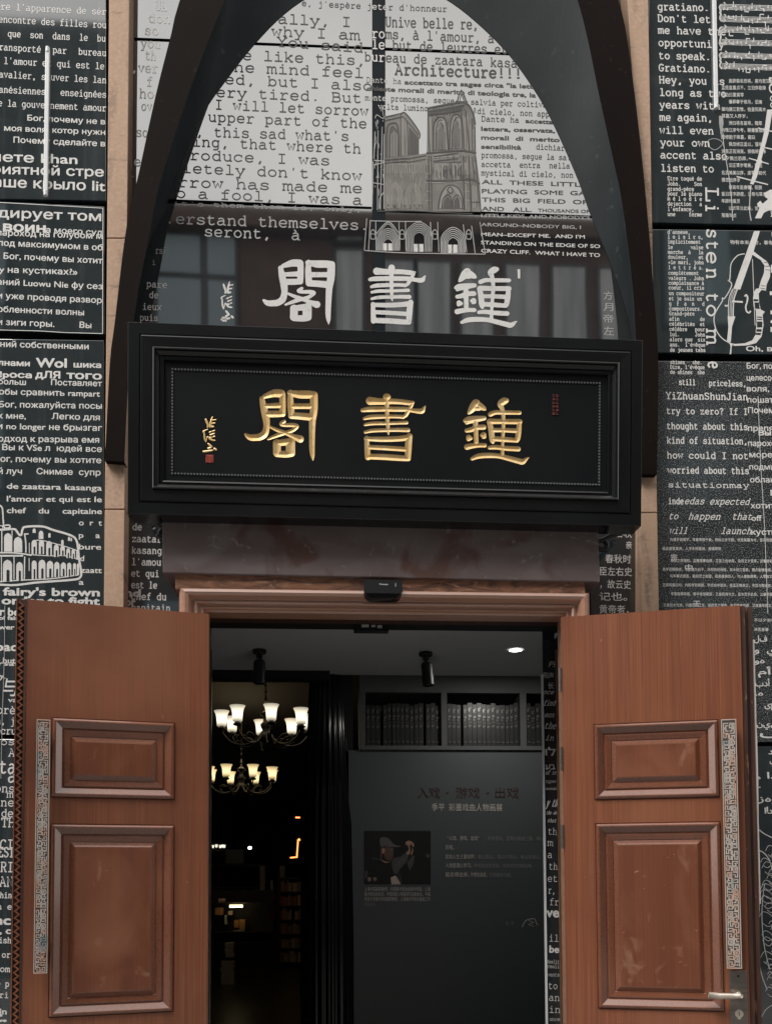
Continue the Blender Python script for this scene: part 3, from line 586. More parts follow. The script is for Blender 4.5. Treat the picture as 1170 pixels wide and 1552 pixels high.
write(s, YR, [('B',1028,583,1053,583.6,8,"still"), ('B',1073.5,584.5,1130,585.6,8,"priceless,"), ('B',1008.5,604.4,1132,606.2,9.5,"YiZhuanShunJian"), ('B',1009,627,1132,628.4,8.6,"try to zero? If I"), ('B',1009.6,650,1132,651.5,9,"thought about this"), ('B',1009.8,671.8,1132,673.2,9,"kind of situation,"), ('B',1010,694.4,1133,695.6,9,"how could I not"), ('B',1011,717,1134,718.2,9,"worried about this"), ('B',1011,738.2,1134,739.4,7,"situationmay"),
 ('B',1012,763.6,1035,764,8.5,"inde"), ('I',1036,763.8,1134,765,9,"edas expected"), ('I',1012,786.5,1026,786.8,9,"to"), ('I',1042,786.8,1090,787.4,9,"happen"), ('I',1108,787,1138,787.6,9,"that"), ('I',1013,808.5,1040,808.8,9,"will"), ('I',1091,808.8,1137,809.4,9,"launch"),
 ('b',1131,558.5,1200,559.2,8.6,"Бог, пожалу"), ('b',1131,576.5,1200,577,8.6,"целесообраз"), ('b',1131,593,1165,593.4,8.6,"воля,"), ('b',1132,610,1200,610.5,8.6,"пошатнуть"), ('b',1133,626,1200,626.4,9,"Почему вы"), ('b',1133,653,1200,653.5,8.6,"препятств"), ('x',1149,659.5,1168,659.8,8,"Вы"), ('b',1133,675.8,1200,676.2,8.6,"пароход на"), ('b',1135,693,1200,693.4,8.6,"море, где"), ('b',1135,711.6,1200,712,8.6,"подмышки"), ('b',1136,731,1200,731.4,8.6,"облако на"), ('b',1167,751,1200,751.2,8.6,"Выс"), ('b',1137,770.3,1200,770.7,8.6,"хотите на"), ('b',1138,789,1154,789.2,8.6,"off"), ('b',1138,810.3,1200,810.7,8.6,"кустиках")])
for i, (x0, v, big) in enumerate(((465,972,0),(415,1032,0),(470,1113,0),(415,1172,0),(465,1217,0),(415,1277,0),(470,1337,0),(420,1412,0))):
    xa = 910+x0/4.435; y = 600+v/4.435+.6
    xb = 1092 if i == 1 else 1215
    n = int((xb-xa)/4.7); write(s, YR, [('x', xa, y, xb, y+(xb-xa)*.006, 4.0, cjk(n, 40+i))])
write(s, YR, [('x',1016,848.5,1026,848.6,7.5,"宗"), ('x',1037.5,864.5,1049,864.6,8,"中"), ('x',1050,919,1061,919.1,8,"天")])
write(s, YR, [('x',1142,942,1200,942.4,4.2,cjk(9,61)), ('x',1142,956,1164,956.3,4.2,cjk(4,62)), ('b',1142,972,1162,972,9,"لف"), ('b',1143,989,1175,989,9,"و  ي"), ('b',1143,1005,1158,1005,8,"وه"), ('b',1148,1022,1168,1022,9,"مأ"), ('b',1144,1040,1166,1040,9,"بدأ"), ('b',1144,1054,1156,1054,7,".ه"), ('b',1158,1072,1175,1072,9,"ىع"), ('b',1146,1101,1178,1101,8,"نيي"), ('b',1151,1118,1185,1118,14,"ف")])
strokes(s, YR, [[(1148,600),(1152,700),(1158,800),(1163,930)]], .8)
s.build('lettering', M['white'], rC)
rD = panel('lowest dark glass panel at the right with a swirling line portrait', 999, 1420, 1131, 1131.5, 1800, 1800, YR, M['glass'])
s = MB()
write(s, YR, [('b',1164,1143,1178,1143,9,"دد"), ('b',1166,1158,1180,1158,9,"بي"), ('b',1147,1181,1152,1181,6,"ه"), ('b',1162,1180,1178,1180,10,"اد"), ('b',1149,1194,1152,1194,5,"،"), ('b',1148,1215,1175,1215,9,"زهإ"), ('b',1158,1233,1176,1233,9,"ادأ"), ('n',1161,1231,1180,1231,9,"15")])
r2 = random.Random(12)
for k in range(26):
    cx, cy = 1166+r2.uniform(-6,14), 1290+k*8.5; a = r2.uniform(5,13)
    strokes(s, YR, [(.8, [(cx-a,cy),(cx-a*.5,cy-a*.8),(cx+a*.4,cy-a*.5),(cx+a,cy+a*.4),(cx+a*.2,cy+a),(cx-a*.6,cy+a*.5)])], .8)
strokes(s, YR, [(1.6, [(1144,1288),(1156,1292),(1166,1305),(1172,1330)]), (1.4, [(1150,1258),(1160,1265),(1175,1272)]), (1.4, [(1146,1330),(1150,1370),(1148,1420),(1152,1470),(1162,1500)]), (1.2, [(1158,1340),(1154,1380),(1157,1430),(1166,1470)]), (1.2, [(1152,1545),(1160,1530),(1172,1522)])], 1.4)
s.build('lettering', M['white'], rD)
# rotated large lettering "Listen to me," runs down the right panels
def downtext(par, Y, items, x, capx, wt):
    for ch, ya, yb in items:
        s = MB()
        A = P(x, ya, Y-.002); B = P(x+.3, yb, Y-.002); L_ = (B-A).length; k = mpp(x, ya, Y)
        lo = min(p[0] for st, _ in G[ch] for p in st); hi = max(p[0] for st, _ in G[ch] for p in st)
        sx = L_/(hi-lo); sy = capx*k/6
        for si, (pts, cl) in enumerate(G[ch]):
            vs, fs = ribbon([((p[0]-lo)*sx/sy, p[1]) for p in pts], wt, cl)
            s.poly([(A.x+b*sy, A.y-.0001*si, A.z-a*sy) for a, b in vs], fs)
        s.build('rotated_letter', M['white'], par)
downtext(rA, YR, [('L',284,304),('i',311,320)], 1069.5, 17.5, .95)
downtext(rB, YR, [('s',349,358.5),('t',366,377),('e',383,398),('n',407,422),('t',445,456),('o',463,478),('m',498,523)], 1070.5, 17.5, .95)
downtext(rC, YR, [('e',549,557)], 1073, 17.5, .95)

# ------------------------------------------------------------------ light tubes on the glass
def light_tube(label, a, b, Y):
    root = empty('light_tube', label, 'light tube', 'white light tubes over the glass panels')
    A, B = P(*a, Y), P(*b, Y)
    s = MB(); dd = B-A; s.obox(A+Vector((-.0095,-.006,0)), Vector((.019,0,0)), dd, Vector((0,.012,0))); s.build('tube', M['tube'], root, bevel=.003)
    d = (B-A).normalized()
    for e, k in ((A, -1), (B, 1)):
        s = MB(); s.cyl(e+d*(-k*.004), e+d*(k*.018), .0095, n=10); q_ = e-d*k*.02; s.cyl(q_, q_+Vector((0,-Y-.0005,0)), .004, n=8); s.build('end_cap', M['tube'], root)
light_tube('white light tube down the glass panel at the upper left, over French lines', (73,78), (70,291), -.0075)
light_tube('white light tube running down the right panel between the poem and music staves', (1079,-150), (1084.5,159), -.0075)

# ------------------------------------------------------------------ pilasters
def pilaster(label, xs, joints, Y):
    root = None; s = MB()
    ys = [-620]+joints+[1800]
    def xat(y, side):
        x = xs[0][side]+(xs[1][side]-xs[0][side])*y/915.0
        return min(x, 971.5) if side == 0 else x
    gap = .0022
    for a, b in zip(ys, ys[1:]):
        v = [P(xat(b,0), b, Y), P(xat(b,1), b, Y), P(xat(a,1), a, Y), P(xat(a,0), a, Y)]
        for i in (0, 1): v[i] = v[i]+Vector((0,0,gap))
        for i in (2, 3): v[i] = v[i]-Vector((0,0,gap))
        bk = [p+Vector((0,.11,0)) for p in v]
        s.poly(v+bk, [(0,1,2,3),(7,6,5,4),(0,4,5,1),(1,5,6,2),(2,6,7,3),(3,7,4,0)])
    return tag(s.build('stone_pilaster', M['stone'], bevel=.003), label, 'pilaster', 'tan stone pilasters flanking the arch')
pilaster('tan stone pilaster strip left of the arch leg, stained under its foot', ((165.7,196.5),(158,188)), [-200, 361, 772], -.03)
pilaster('tan stone pilaster strip right of the arch leg, chipped beside the signboard', ((951,982),(1006,998)), [-160, 352, 777], -.03)

# ------------------------------------------------------------------ arched window behind the frame
YG = .055
aw = empty('arched_window', 'mirror-coated arched window lettered all over, with a gothic cathedral drawing', 'window')
def pane(x0, x1, yt, yb, lean=0.0, m=None):
    sl_ = .040*(1-max(yt, 0)/1200)
    a, b, c, d = P(x0, yb, YG), P(x1, yb+(x1-x0)*sl_, YG), P(x1, yt+(x1-x0)*sl_, YG), P(x0, yt, YG)
    s = MB(); bk = Vector((0,.012,0)); up = Vector((0,-lean,0))
    v = [a, b, c+up, d+up]
    s.poly(v+[p+bk for p in v], [(0,1,2,3),(7,6,5,4),(0,4,5,1),(1,5,6,2),(2,6,7,3),(3,7,4,0)])
    s.build('pane', m or M['pane'], aw)
for (x0, x1, oy) in ((185,564,0),(584,1000,16)):
    pane(x0, x1, -640, 56+oy, .0); pane(x0, x1, 61+oy, 299+oy, .0); pane(x0, x1, 306+oy, 760+oy, .0)
s = MB()
a, b = P(562.5, -600, YG), P(585, 760, YG); s.box((P(563,300,YG).x, YG+.0008, P(570,760,YG).z), (P(584,300,YG).x, YG+.02, P(570,-600,YG).z))
s.build('mullion', mat('mullion_paint', (.012,.017,.021), .5, ior=1.15), aw)
MAT3 = [M['white'], M['sky_contrast'], M['dim']]  # letter tones carry recess shade and contrast with mirrored sky in their colour
pk = lambda x: 0 if 562 < x < 585 else 1
s = MB()
write(s, YG-.0003, [
 ('M',457,8.5,579,14.5,8,"e, j'espère jet"), ('M',580,14.5,677,17.5,8,"er d'honneur"),
 ('M',421,35,531,40,13.4,"ally, I"), ('M',411,53.5,544,60,13.4,"why I am"), ('M',419,69.5,549,79,13.4,"You said"), ('M',367,90,553,98.5,13.4,"e like this,"), ('M',354,108,550,117.5,13.4,"ne mind feel"), ('M',340,126.5,563,137,13.4,"ed, but I also"), ('M',327,146,547,155.5,13.4,"ery tired. But"), ('M',325,165,557,175,13.4,"I will let sorrow"), ('M',315,183.5,555,194,13.4,"upper part of the"), ('M',296,206,528,213,13.4,", this sad what's"), ('M',291,221,546,232,13.4,"ing, that where th"), ('M',287,241.5,499,250,13.4,"roduce, I was"), ('M',275,261,547,273,13.4,"letely don't know"), ('M',268,282.5,548,292,13.4,"rrow has made me"), ('M',266,299,548,310,13.4,"o a fool, I was a"),
 ('M',584,40,724,44,14,"Unive belle re,"), ('M',563,57,748,64.5,13,"roms, à l'amour, a"), ('M',563,73.5,768,81.5,13,"le but de leurres et"), ('M',552,92,783,102,12.5,"bureau de zaatara kasa"), ('B',598,112.5,790,119,15,"Architecture!!!"),
 ('S',555,124.5,608,127,7.5,"Dante ha"), ('x',613,127.5,808,134,6.8,"accettato tra sages circa \"la lett",1), ('x',556,137,812,147.5,7,"chieste morali di merito di teologia tre, la",1), ('M',553,151.5,688,156.5,7.5,"mente promossa, segue"), ('M',713,158,828,162.5,7.5,"salvia per coltiva"), ('M',573,165,648,168,7.5,"volta lumino"), ('M',710,171.5,832,176.5,7.5,"  di cielo, non app"),
 ('M',729,183.5,786,185.5,7.5,"Dante ha"), ('x',796,186,838,188,6.6,"accetta",1), ('x',729,198,841,201,6.6,"lettera, osservata,",1), ('x',729,211,848,215,6.6,"morali  di  merito",1), ('x',729,225,790,226.5,6.6,"sensibilità",1), ('M',812,226,855,228,7.5,"dichiar"), ('M',729,238.5,864,242.5,7.5,"promossa, segue la sa."), ('M',729,252.5,863,255,7.5,"accetta  entra  nella"), ('M',729,265.5,868,269,7.5,"mystical di cielo, non"),
 ('b',730,278.5,888,283,6.6,"ALL  THESE  LITTLE",1), ('b',730,292.5,888,296,6.6,"PLAYING  SOME  GA",1), ('b',730,305.5,890,309.5,6.6,"THIS  BIG  FIELD  OF",1), ('b',730,319,806,321,6.6,"AND   ALL.",1), ('b',815,321,893,323,5.2,"THOUSANDS OF",1),
 ('b',729,329,894,332.5,5.2,"LITTLE KIDS, AND NOBODY'S",2), ('b',729,342.5,880,347,5.2,"AROUND–NOBODY BIG, I",2), ('b',729,357.5,886,361.5,5.4,"MEAN–EXCEPT ME.  AND I'M",0), ('b',729,370,909,376,5.6,"STANDING ON THE EDGE OF SO",0), ('b',729,382.5,909,389.5,5.8,"CRAZY CLIFF.  WHAT I HAVE TO",0),
 ('M',262,311,548,321,6,"it's them them is, only,",2), ('M',250,338,558,348.5,14,".erstand themselves.",2), ('M',309,357.5,454,363.5,14,"seront,  à",2),
 ('M',235.6,384,252.5,384.6,9,"rsi",2), ('M',230,401,236,401.3,7,"i",2), ('M',222,434.5,253,436.5,9,"pare",0), ('M',226,451,240,452,9,"de",0), ('M',216,469,244.5,470,9,"ieux",0), ('M',212,485.5,239,486.5,9,"puis",0),
 ('x',914,453,928,453.5,10,"方",2), ('x',914,470,929,470.5,10,"月",2), ('x',914,488,929,488.4,10,"帝",2), ('x',915,507,930,507.4,11,"左",2),
 ('M',236,15,252,16,13,"UA",0), ('M',225,33.5,258,35,13,"don",0), ('M',219,52,240,53,13,"so",0), ('M',213,71.5,243,73,13,"you",0), ('M',220,90,236,91,13,"th",0), ('M',199,108.5,239,110,13,",ver",0), ('M',222,130,231,130.4,13,"f",0), ('M',211,148,233,149,13,"ho",0), ('M',214,167,230,168,13,"ov",0), ('M',206,206.5,224,207.5,13,"so",0), ('M',203,251,213,251.5,13,"e",0), ('M',198,268,204,268.3,9,".",0),
 ('M',943,22,951,22.3,9,"r",0), ('M',944,36,952,36.3,9,"e",0)], m=1, pick=pk)
s.build('lettering', MAT3, aw)
# cathedral drawing: ink tone painted where bright sky is mirrored, pale below the transom
s = MB(); q = PX(545, 120, 5.545)
YQ = YG-.0002
T = lambda *p: q(*p)
dk = [(1.6, T((575,250),(575,330),(590,620))), (1.2, T((610,330),(612,610))), (1.2, T((740,360),(750,600))), (1.2, T((860,290),(880,600))), (1.6, T((890,260),(920,600))), (1.4, T((970,400),(968,600))), (1.2, T((945,330),(950,600))),
  (2.6, T((565,245),(800,200),(900,205),(950,280),(970,380))), (2.0, T((570,300),(720,285),(860,255))), (1.6, T((575,270),(700,255),(880,225))), (2.2, T((820,185),(855,95),(900,200))), (1.4, T((840,190),(856,130),(880,190))), (1.4, T((805,185),(910,190))),
  (2.2, T((620,600),(622,400),(650,330),(690,320),(725,360),(745,600))), (1.6, T((640,600),(645,420),(665,350),(695,345))), (2.2, T((755,590),(760,390),(785,310),(825,300),(855,350),(865,580))), (1.6, T((775,590),(785,400),(805,330),(830,325))),
  (2.2, T((560,620),(700,610),(860,600),(980,620))), (1.6, T((620,650),(830,620))), (1.6, T((620,690),(830,665))), (1.2, T((400,670),(560,640))), (1.2, T((400,700),(560,670))), (1.6, T((600,640),(605,1100))), (1.6, T((580,640),(585,1100))), (1.6, T((870,640),(880,1100))), (1.6, T((915,640),(935,1100))), (1.4, T((975,640),(990,880),(1020,1110))), (1.4, T((945,650),(965,850))),
  (2.0, T((560,850),(760,860),(930,840),(1010,880))), (2.2, T((660,1090),(680,980),(720,910),(770,890),(830,920),(865,1000),(875,1090))), (1.4, T((690,1090),(700,1010),(740,970),(770,1010),(775,1090))), (1.4, T((780,1090),(785,1010),(820,970),(855,1020),(860,1090))), (1.8, T((735,930),(760,905),(785,935),(760,960),(735,930))),
  (1.8, T((210,320),(340,290),(390,290),(500,440),(500,500))), (1.4, T((210,350),(340,320),(380,330),(495,470))), (1.4, T((345,300),(350,650))), (1.4, T((400,360),(405,640))), (1.4, T((495,500),(495,630))), (1.2, T((440,460),(445,630))), (1.2, T((470,490),(470,630))), (2.0, T((225,660),(230,420),(270,370),(320,400),(330,650))), (1.3, T((250,660),(260,430),(285,400))),
  (1.6, T((210,680),(400,665))), (1.6, T((210,705),(400,690))), (1.4, T((150,1110),(420,1105),(700,1120),(950,1130))), (1.8, T((930,880),(935,1110))), (1.2, T((940,1035),(1010,1030)))]
r2 = random.Random(5)
for k in range(60):
    x = r2.uniform(580, 970); y = r2.choice((280, 240, 760, 800, 640)); dk.append((.9, T((x, y), (x+r2.uniform(-6, 6), y+r2.uniform(20, 70)))))
for k in range(34):
    x = r2.uniform(640, 850); dk.append((1.0, T((x, r2.uniform(700, 780)), (x+3, r2.uniform(800, 850)))))
for k in range(40):
    x = r2.uniform(215, 560); y = r2.uniform(1060, 1110); dk.append((.9, T((x, y), (x+r2.uniform(-12, 12), y-r2.uniform(4, 18)))))
strokes(s, YQ, dk, 1.4, m=1)
# the drawing's grey body, its light tracery and its dark openings
shape(s, YQ, T((570,250),(820,190),(900,205),(950,275),(972,390),(978,640),(1010,880),(1022,1115),(212,1108),(212,700),(212,325),(345,290),(390,290),(500,440),(497,632),(565,622)), 3, .0001)
lt = []
for (x0, yt, yb) in ((590,330,612),(602,320,612),(735,400,600),(745,400,600),(870,300,585),(885,290,590),(905,300,600),(930,380,600),(955,420,600),(592,690,840),(600,900,1090),(885,640,830),(900,640,830),(890,880,1090),(950,890,1080),(965,900,1080),(978,900,1030),(352,330,640),(365,320,640),(395,380,640)):
    lt.append((1.5, T((x0,yt),(x0+3,yb))))
for (cx, w2, top, bot) in ((683,58,325,590),(808,55,300,580)):
    for k in range(4): lt.append((1.2, T((cx-w2+k*9,bot),(cx-w2+k*9,top+90),(cx-w2*.45+k*4,top+25+k*7),(cx,top+5+k*8),(cx+w2*.45-k*4,top+25+k*7),(cx+w2-k*9,top+90),(cx+w2-k*9,bot))))
for (y0, y1, xa_, xb_) in ((640,625,620,830),(660,645,620,830),(870,862,600,860),(262,205,580,880),(700,672,400,560),(312,300,215,340)): lt.append((1.6, T((xa_,y0),(xb_,y1))))
for k in range(5): lt.append((1.3, T((668+k*5,1085),(690+k*5,980+k*4),(725+k*3,915+k*6),(770,900+k*6),(825-k*3,925+k*6),(862-k*5,1000+k*4),(868-k*5,1085))))
r3 = random.Random(8)
for k in range(30): x = 580+k*10.4; y = 262-k*1.9; lt.append((1.6, T((x,y-8),(x+1,y+6)))); dk.append((1.0, T((x+5,y-10),(x+6,y+10))))
for k in range(17): x = 220+k*16; y = 322-k*1.8 if k < 9 else 300+(k-9)*17; lt.append((1.2, T((x,y),(x+1,y+16))))
for cx, w2, t, b in ((683,40,360,588),(808,38,335,578)):
    for k in range(9): x = cx-w2+k*w2/4.5; lt.append((1.0, T((x,t+abs(k-4)*14+18),(x+r3.uniform(-3,3),b)))); dk.append((.9, T((x+4,t+abs(k-4)*14+30),(x+4,b-5))))
for k in range(22): x = 632+k*10; lt.append((1.3, T((x,712),(x,845)))); lt.append((1.0, T((x,720),(x+5,708),(x+10,720))))
for k in range(16): x = 235+k*20.5; lt.append((1.0, T((x,716),(x,790)))); lt.append((.9, T((x,724),(x+10,708),(x+20,724))))
for cx in (300,450):
    for k in range(4): lt.append((1.0, T((cx-62+k*11,1085),(cx-58+k*11,960+k*8),(cx-28+k*5,890+k*12),(cx,870+k*12),(cx+28-k*5,890+k*12),(cx+58-k*11,960+k*8),(cx+62-k*11,1085))))
for k in range(5): lt.append((1.0, T((262+k*13,650),(264+k*13,430-abs(k-2)*-14))))
for k in range(6): y = 640+k*75; lt.append((1.2, T((868,y),(915+k*4,y+4)))); lt.append((1.2, T((560,y+6),(606,y+2))))
for a in range(10): an = a*.628; lt.append((.9, T((760,945),(760+34*math.cos(an),945+34*math.sin(an)))))
for k in range(46): x = r3.uniform(640, 850); lt.append((.9, T((x, r3.uniform(705, 790)), (x+r3.uniform(-4,4), r3.uniform(800, 848)))))
for k in range(60): x = r3.uniform(230, 560); y = r3.uniform(640, 1040); lt.append((.8, T((x, y), (x+r3.uniform(-4,4), y+r3.uniform(20,70)))))
strokes(s, YQ, lt, 1.2, m=4, lift=.0012)
strokes(s, YQ, dk, 1.2, m=1, lift=.0017)
for pts in (((660,600),(665,420),(695,360),(715,400),(735,600)), ((795,590),(803,400),(830,340),(850,390),(858,580)), ((625,700),(855,690),(862,845),(650,855)), ((700,1090),(710,1020),(740,985),(768,1020),(770,1090)), ((788,1090),(795,1020),(820,985),(848,1025),(852,1090)), ((255,655),(265,440),(290,400),(318,430),(325,645)), ((415,400),(490,490),(490,630),(410,640)), ((575,255),(800,210),(880,215),(860,250),(720,280),(572,300))):
    shape(s, YQ, T(*pts), 5, .0007)
wl = [(1.2, T((60,1170),(40,1440))), (1.4, T((40,1440),(400,1460),(1055,1470))), (1.2, T((90,1185),(75,1440))), (1.4, T((90,1190),(330,1195),(520,1195))), (1.2, T((135,1190),(140,1440))), (1.2, T((330,1195),(335,1330))), (1.2, T((385,1195),(390,1440))), (1.2, T((595,1200),(600,1320))), (1.2, T((655,1200),(665,1450))), (1.2, T((870,1220),(900,1455))), (1.2, T((940,1230),(970,1465))), (1.2, T((1010,1200),(1055,1470))), (1.6, T((140,1300),(240,1200),(325,1290))), (1.2, T((155,1310),(240,1215),(315,1310)))]
for (cx, w2, top, bot) in ((240,95,1255,1440),(500,105,1200,1450),(785,100,1245,1460)):
    for k in range(6):
        f = 1-k*.11; ww = w2*f; tt = top+k*17
        wl.append((1.3, T((cx-ww,bot),(cx-ww,tt+90*f),(cx-ww*.6,tt+30*f),(cx,tt),(cx+ww*.6,tt+30*f),(cx+ww,tt+90*f),(cx+ww,bot))))
    for dx in (-28, 18):
        shape(s, YQ, T((cx+dx-18,1380+(cx-240)*.02),(cx+dx+18,1380+(cx-240)*.02),(cx+dx+18,bot),(cx+dx-18,bot)), 0, .0018)
for cx in (112,357,632,915):
    wl.append((1.3, T((cx-18,1340),(cx-18,1285),(cx,1265),(cx+18,1285),(cx+18,1340),(cx-18,1342)))); wl.append((1.0, T((cx-16,1300),(cx+16,1302))))
ml = [(1.2, T((130,330),(145,300),(195,330),(210,310))), (1.4, T((130,440),(120,670))), (1.2, T((155,430),(150,1100))), (1.2, T((190,400),(175,1100))), (1.4, T((205,460),(205,1090))), (1.4, T((120,680),(210,690))), (1.2, T((120,720),(210,700))), (1.2, T((110,870),(205,885))), (1.2, T((115,690),(105,1100))), (1.4, T((165,1090),(170,1000),(205,950))), (1.0, T((180,270),(190,240),(200,310)))]
for k in range(26):
    x = r2.uniform(125, 205); y = r2.uniform(300, 1060); ml.append((.9, T((x, y), (x+r2.uniform(-10, 10), y+r2.uniform(15, 60)))))
strokes(s, YG-.0008, wl+ml, 1.2, m=2)
s.build('cathedral_drawing', [M['white'], M['sky_contrast'], M['dim'], mat('grey_wash', (.15,.142,.132), .6, noise=[((7,7,9), 5, .4, .7, (.24,.23,.215))]), mat('light_tracery', (.30,.29,.27), .6), mat('opening_wash', (.085,.08,.075), .6)], aw)

# narrow lettered panes beside the door head
def side_pane(label, x0, x1, yt, yb, lines):
    root = empty('side_pane', label, 'window pane', 'narrow lettered panes beside the door head')
    quad_panel('pane', x0, x1, yt, yt+2, yb, yb, .05, M['glass'], th=.01).build('pane', M['glass'], root)
    s = MB(); write(s, .05, lines); s.build('lettering', M['white'], root)
side_pane('narrow dark pane with slab-serif words left of the steel lintel', 186, 300, 768, 1500,
 [('B',200.7,786,234,787,9,"bure"), ('B',200.7,803,215,803.4,9,"de"), ('B',200,821,244.5,822,9.4,"zaatar"), ('B',199.6,838.6,245,839.5,9.4,"kasang"), ('B',199.4,856,244,857,9.4,"l'amou"), ('B',199,873.5,241,874.3,9.4,"et qui"), ('B',199,891,238,891.8,9.4,"est le"), ('B',199,908.5,252,909.5,9.4,"chef du"), ('x',189,904,214,904.5,12,"nd"), ('x',190,918,206,918.4,13,"or"), ('B',199,925.5,258,926.5,9.4,"capitain")])
side_pane('narrow dark pane with brush-style Chinese columns right of the steel lintel', 895, 985, 780, 1500,
 [('x',933,813,957,814,10,"春秋"), ('x',948,830.5,957,831,9,"亲"), ('x',917,852,956,853,10.5,"春秋时"), ('x',909,871,957.5,872,10.5,"臣左右史"), ('x',909,890.5,956,891.5,10.5,"，故云史"), ('x',908,909,950,909.6,10,"记也。"), ('x',908,928.5,952,929.3,10.5,"黄帝者，")])

# ------------------------------------------------------------------ arch frame
def resample(pts, n):
    p = np.array(cr(pts, 12)); d = np.r_[0, np.cumsum(np.hypot(*np.diff(p, axis=0).T))]
    t = np.linspace(0, d[-1], n); return np.c_[np.interp(t, d, p[:, 0]), np.interp(t, d, p[:, 1])]
YF = -.062
outer = [(159.5,698),(167,550),(174,492),(191,352),(210,266),(237,142),(260,51),(273,0),(330,-160),(450,-430),(602,-640),(750,-430),(880,-160),(937,0),(955,95),(971,225),(983,350),(989,426),(997,546),(995,719)]
inner = [(189,700),(196,560),(204,473),(216,408),(229,344),(242,280),(290,132),(341,0),(405,-150),(490,-310),(600,-455),(715,-320),(815,-150),(875,0),(910,156),(930,247),(942,305),(957,420),(963,512),(968,719)]
back = [(189,700),(196,560),(204,476),(214,425),(228,365),(247,328),(263,280),(287,218),(311,167),(344,120),(379,75),(421,30),(463,-2),(515,-26),(570,-38),(625,-26),(677,-1),(725,36),(774,86),(816,146),(842,195),(875,270),(895,326),(925,400),(945,460),(958,530),(968,719)]
N = 120
ro, ri = resample(outer, N), resample(inner, N)
# join inner and back by height along each half so that the soffit does not twist
bk = resample(back, 400); ap_b = int(np.argmin(bk[:, 1])); ap_i = int(np.argmin(ri[:, 1]))
def matchback(i):
    if i <= ap_i: f = i/ap_i; half = bk[:ap_b+1]; k = f*ap_b
    else: f = (i-ap_i)/(N-1-ap_i); half = bk[ap_b:]; k = f*(len(half)-1)
    i0 = int(k); i1 = min(i0+1, len(half)-1); t = k-i0
    return half[i0]*(1-t)+half[i1]*t
def monot(i):                                          # same height on the legs, blend to arc length near the crown
    return matchback(i)
rb = np.array([monot(i) for i in range(N)])
s = MB(); s2 = MB()
for i in range(N-1):
    a, b, c, d = P(*ro[i], YF), P(*ro[i+1], YF), P(*ri[i+1], YF), P(*ri[i], YF)
    s.face([a, b, c, d])
    bo = Vector((0, -YF-.005, 0)); s.face([a, a+bo, b+bo, b])
    s2.face([P(*ri[i], YF+.0005), P(*ri[i+1], YF+.0005), P(*rb[i+1], YG-.002), P(*rb[i], YG-.002)])
for e in (0, N-1):
    a, d = P(*ro[e], YF), P(*ri[e], YF); bo = Vector((0, -YF-.005, 0)); s.face([a, d, d+bo, a+bo])
af = empty('arch_frame', 'dark brown pointed steel arch with a deep slate-grey soffit over the signboard', 'arch')
s.build('face', M['arch'], af); s2.build('soffit', M['slate'], af, smooth=True)

# ------------------------------------------------------------------ signboard
n0 = Vector((0,-1,-.055)).normalized(); o0 = Vector((0,-.43,P(580,640,-.43).z))
TL, TR, BR, BL = Ppl(197.5,487,o0,n0), Ppl(977,516.5,o0,n0), Ppl(968,796,o0,n0), Ppl(190.5,779,o0,n0)
su = ((TR-TL)+(BR-BL)).normalized(); sn = n0; sv = sn.cross(su).normalized(); 
if sv.z < 0: sv = -sv
cen = (TL+TR+BR+BL)/4; SWd = ((TR-TL).length+(BR-BL).length)/2; SHt = ((TL-BL).length+(TR-BR).length)/2
S0 = cen-su*SWd/2-sv*SHt/2
def SM(u, v, d=0.0): return S0+su*u+sv*v+sn*d
def SUV(px, py): p = Ppl(px, py, o0, n0)-S0; return (p.dot(su), p.dot(sv))
sg = empty('signboard', 'large black lacquered signboard with carved gold Chinese characters over the doorway', 'signboard')
s = MB(); FD = -.022
s.rings(SM, (0,0,SWd,SHt), [(0,-.11),(0,-.002),(.002,0),(.044,0),(.046,-.004),(.049,-.004),(.051,.002),(.055,.003),(.098,.001),(.100,.010),(.104,.013),(.108,.010),(.110,.001),(.122,-.008),(.125,-.014),(.132,-.014),(.134,-.010),(.140,-.012),(.142,FD)], fill=False)
s.face([SM(0,0,-.11), SM(SWd,0,-.11), SM(SWd,SHt,-.11), SM(0,SHt,-.11)])
s.build('frame', M['lacquer'], sg)
s = MB(); bi = .172                                    # beaded border
def bead(u, v): s.obox(SM(u-.003, v-.003, FD+.0003), su*.006, sv*.006, sn*.004)
nb = int((SWd-2*bi)/.0125)
for k in range(nb+1):
    u = bi+(SWd-2*bi)*k/nb
    bead(u, bi); bead(u, SHt-bi)
nb = int((SHt-2*bi)/.0125)
for k in range(1, nb):
    v = bi+(SHt-2*bi)*k/nb
    bead(bi, v); bead(SWd-bi, v)
s.build('beaded_border', mat('worn_bead', (.17,.18,.185), .35), sg)
GE = [[(315,210,60),(335,330,80),(360,460,85),(365,560,75),(340,650,85),(280,695,85),(230,703,82),(150,702,72),(95,662,32)], [(350,182,55),(470,143,92),(560,145,98)], [(575,150,75),(575,300,75),(570,400,75)], [(350,302,55),(540,295,68)], [(365,405,80),(480,405,80),(570,400,78)],
 [(678,125,55),(675,250,75),(682,400,78)], [(668,135,60),(780,155,95),(900,157,98),(980,160,85)], [(690,305,68),(930,305,68)], [(685,425,82),(800,432,85),(930,445,90)], [(975,165,95),(970,350,92),(948,500,80),(938,700,70),(934,850,65),(938,930,50),(942,1000,8)],
 [(592,495,38),(555,530,55),(600,545,46),(700,545,52),(748,562,50),(700,608,45),(620,638,45),(500,675,50),(378,724,28)], [(415,570,32),(500,610,45),(600,645,50),(700,690,58),(785,722,92)],
 [(490,775,95),(488,900,95)], [(662,765,112),(660,890,112)], [(490,775,72),(660,755,88)], [(488,912,78),(600,916,85),(668,900,95)]]
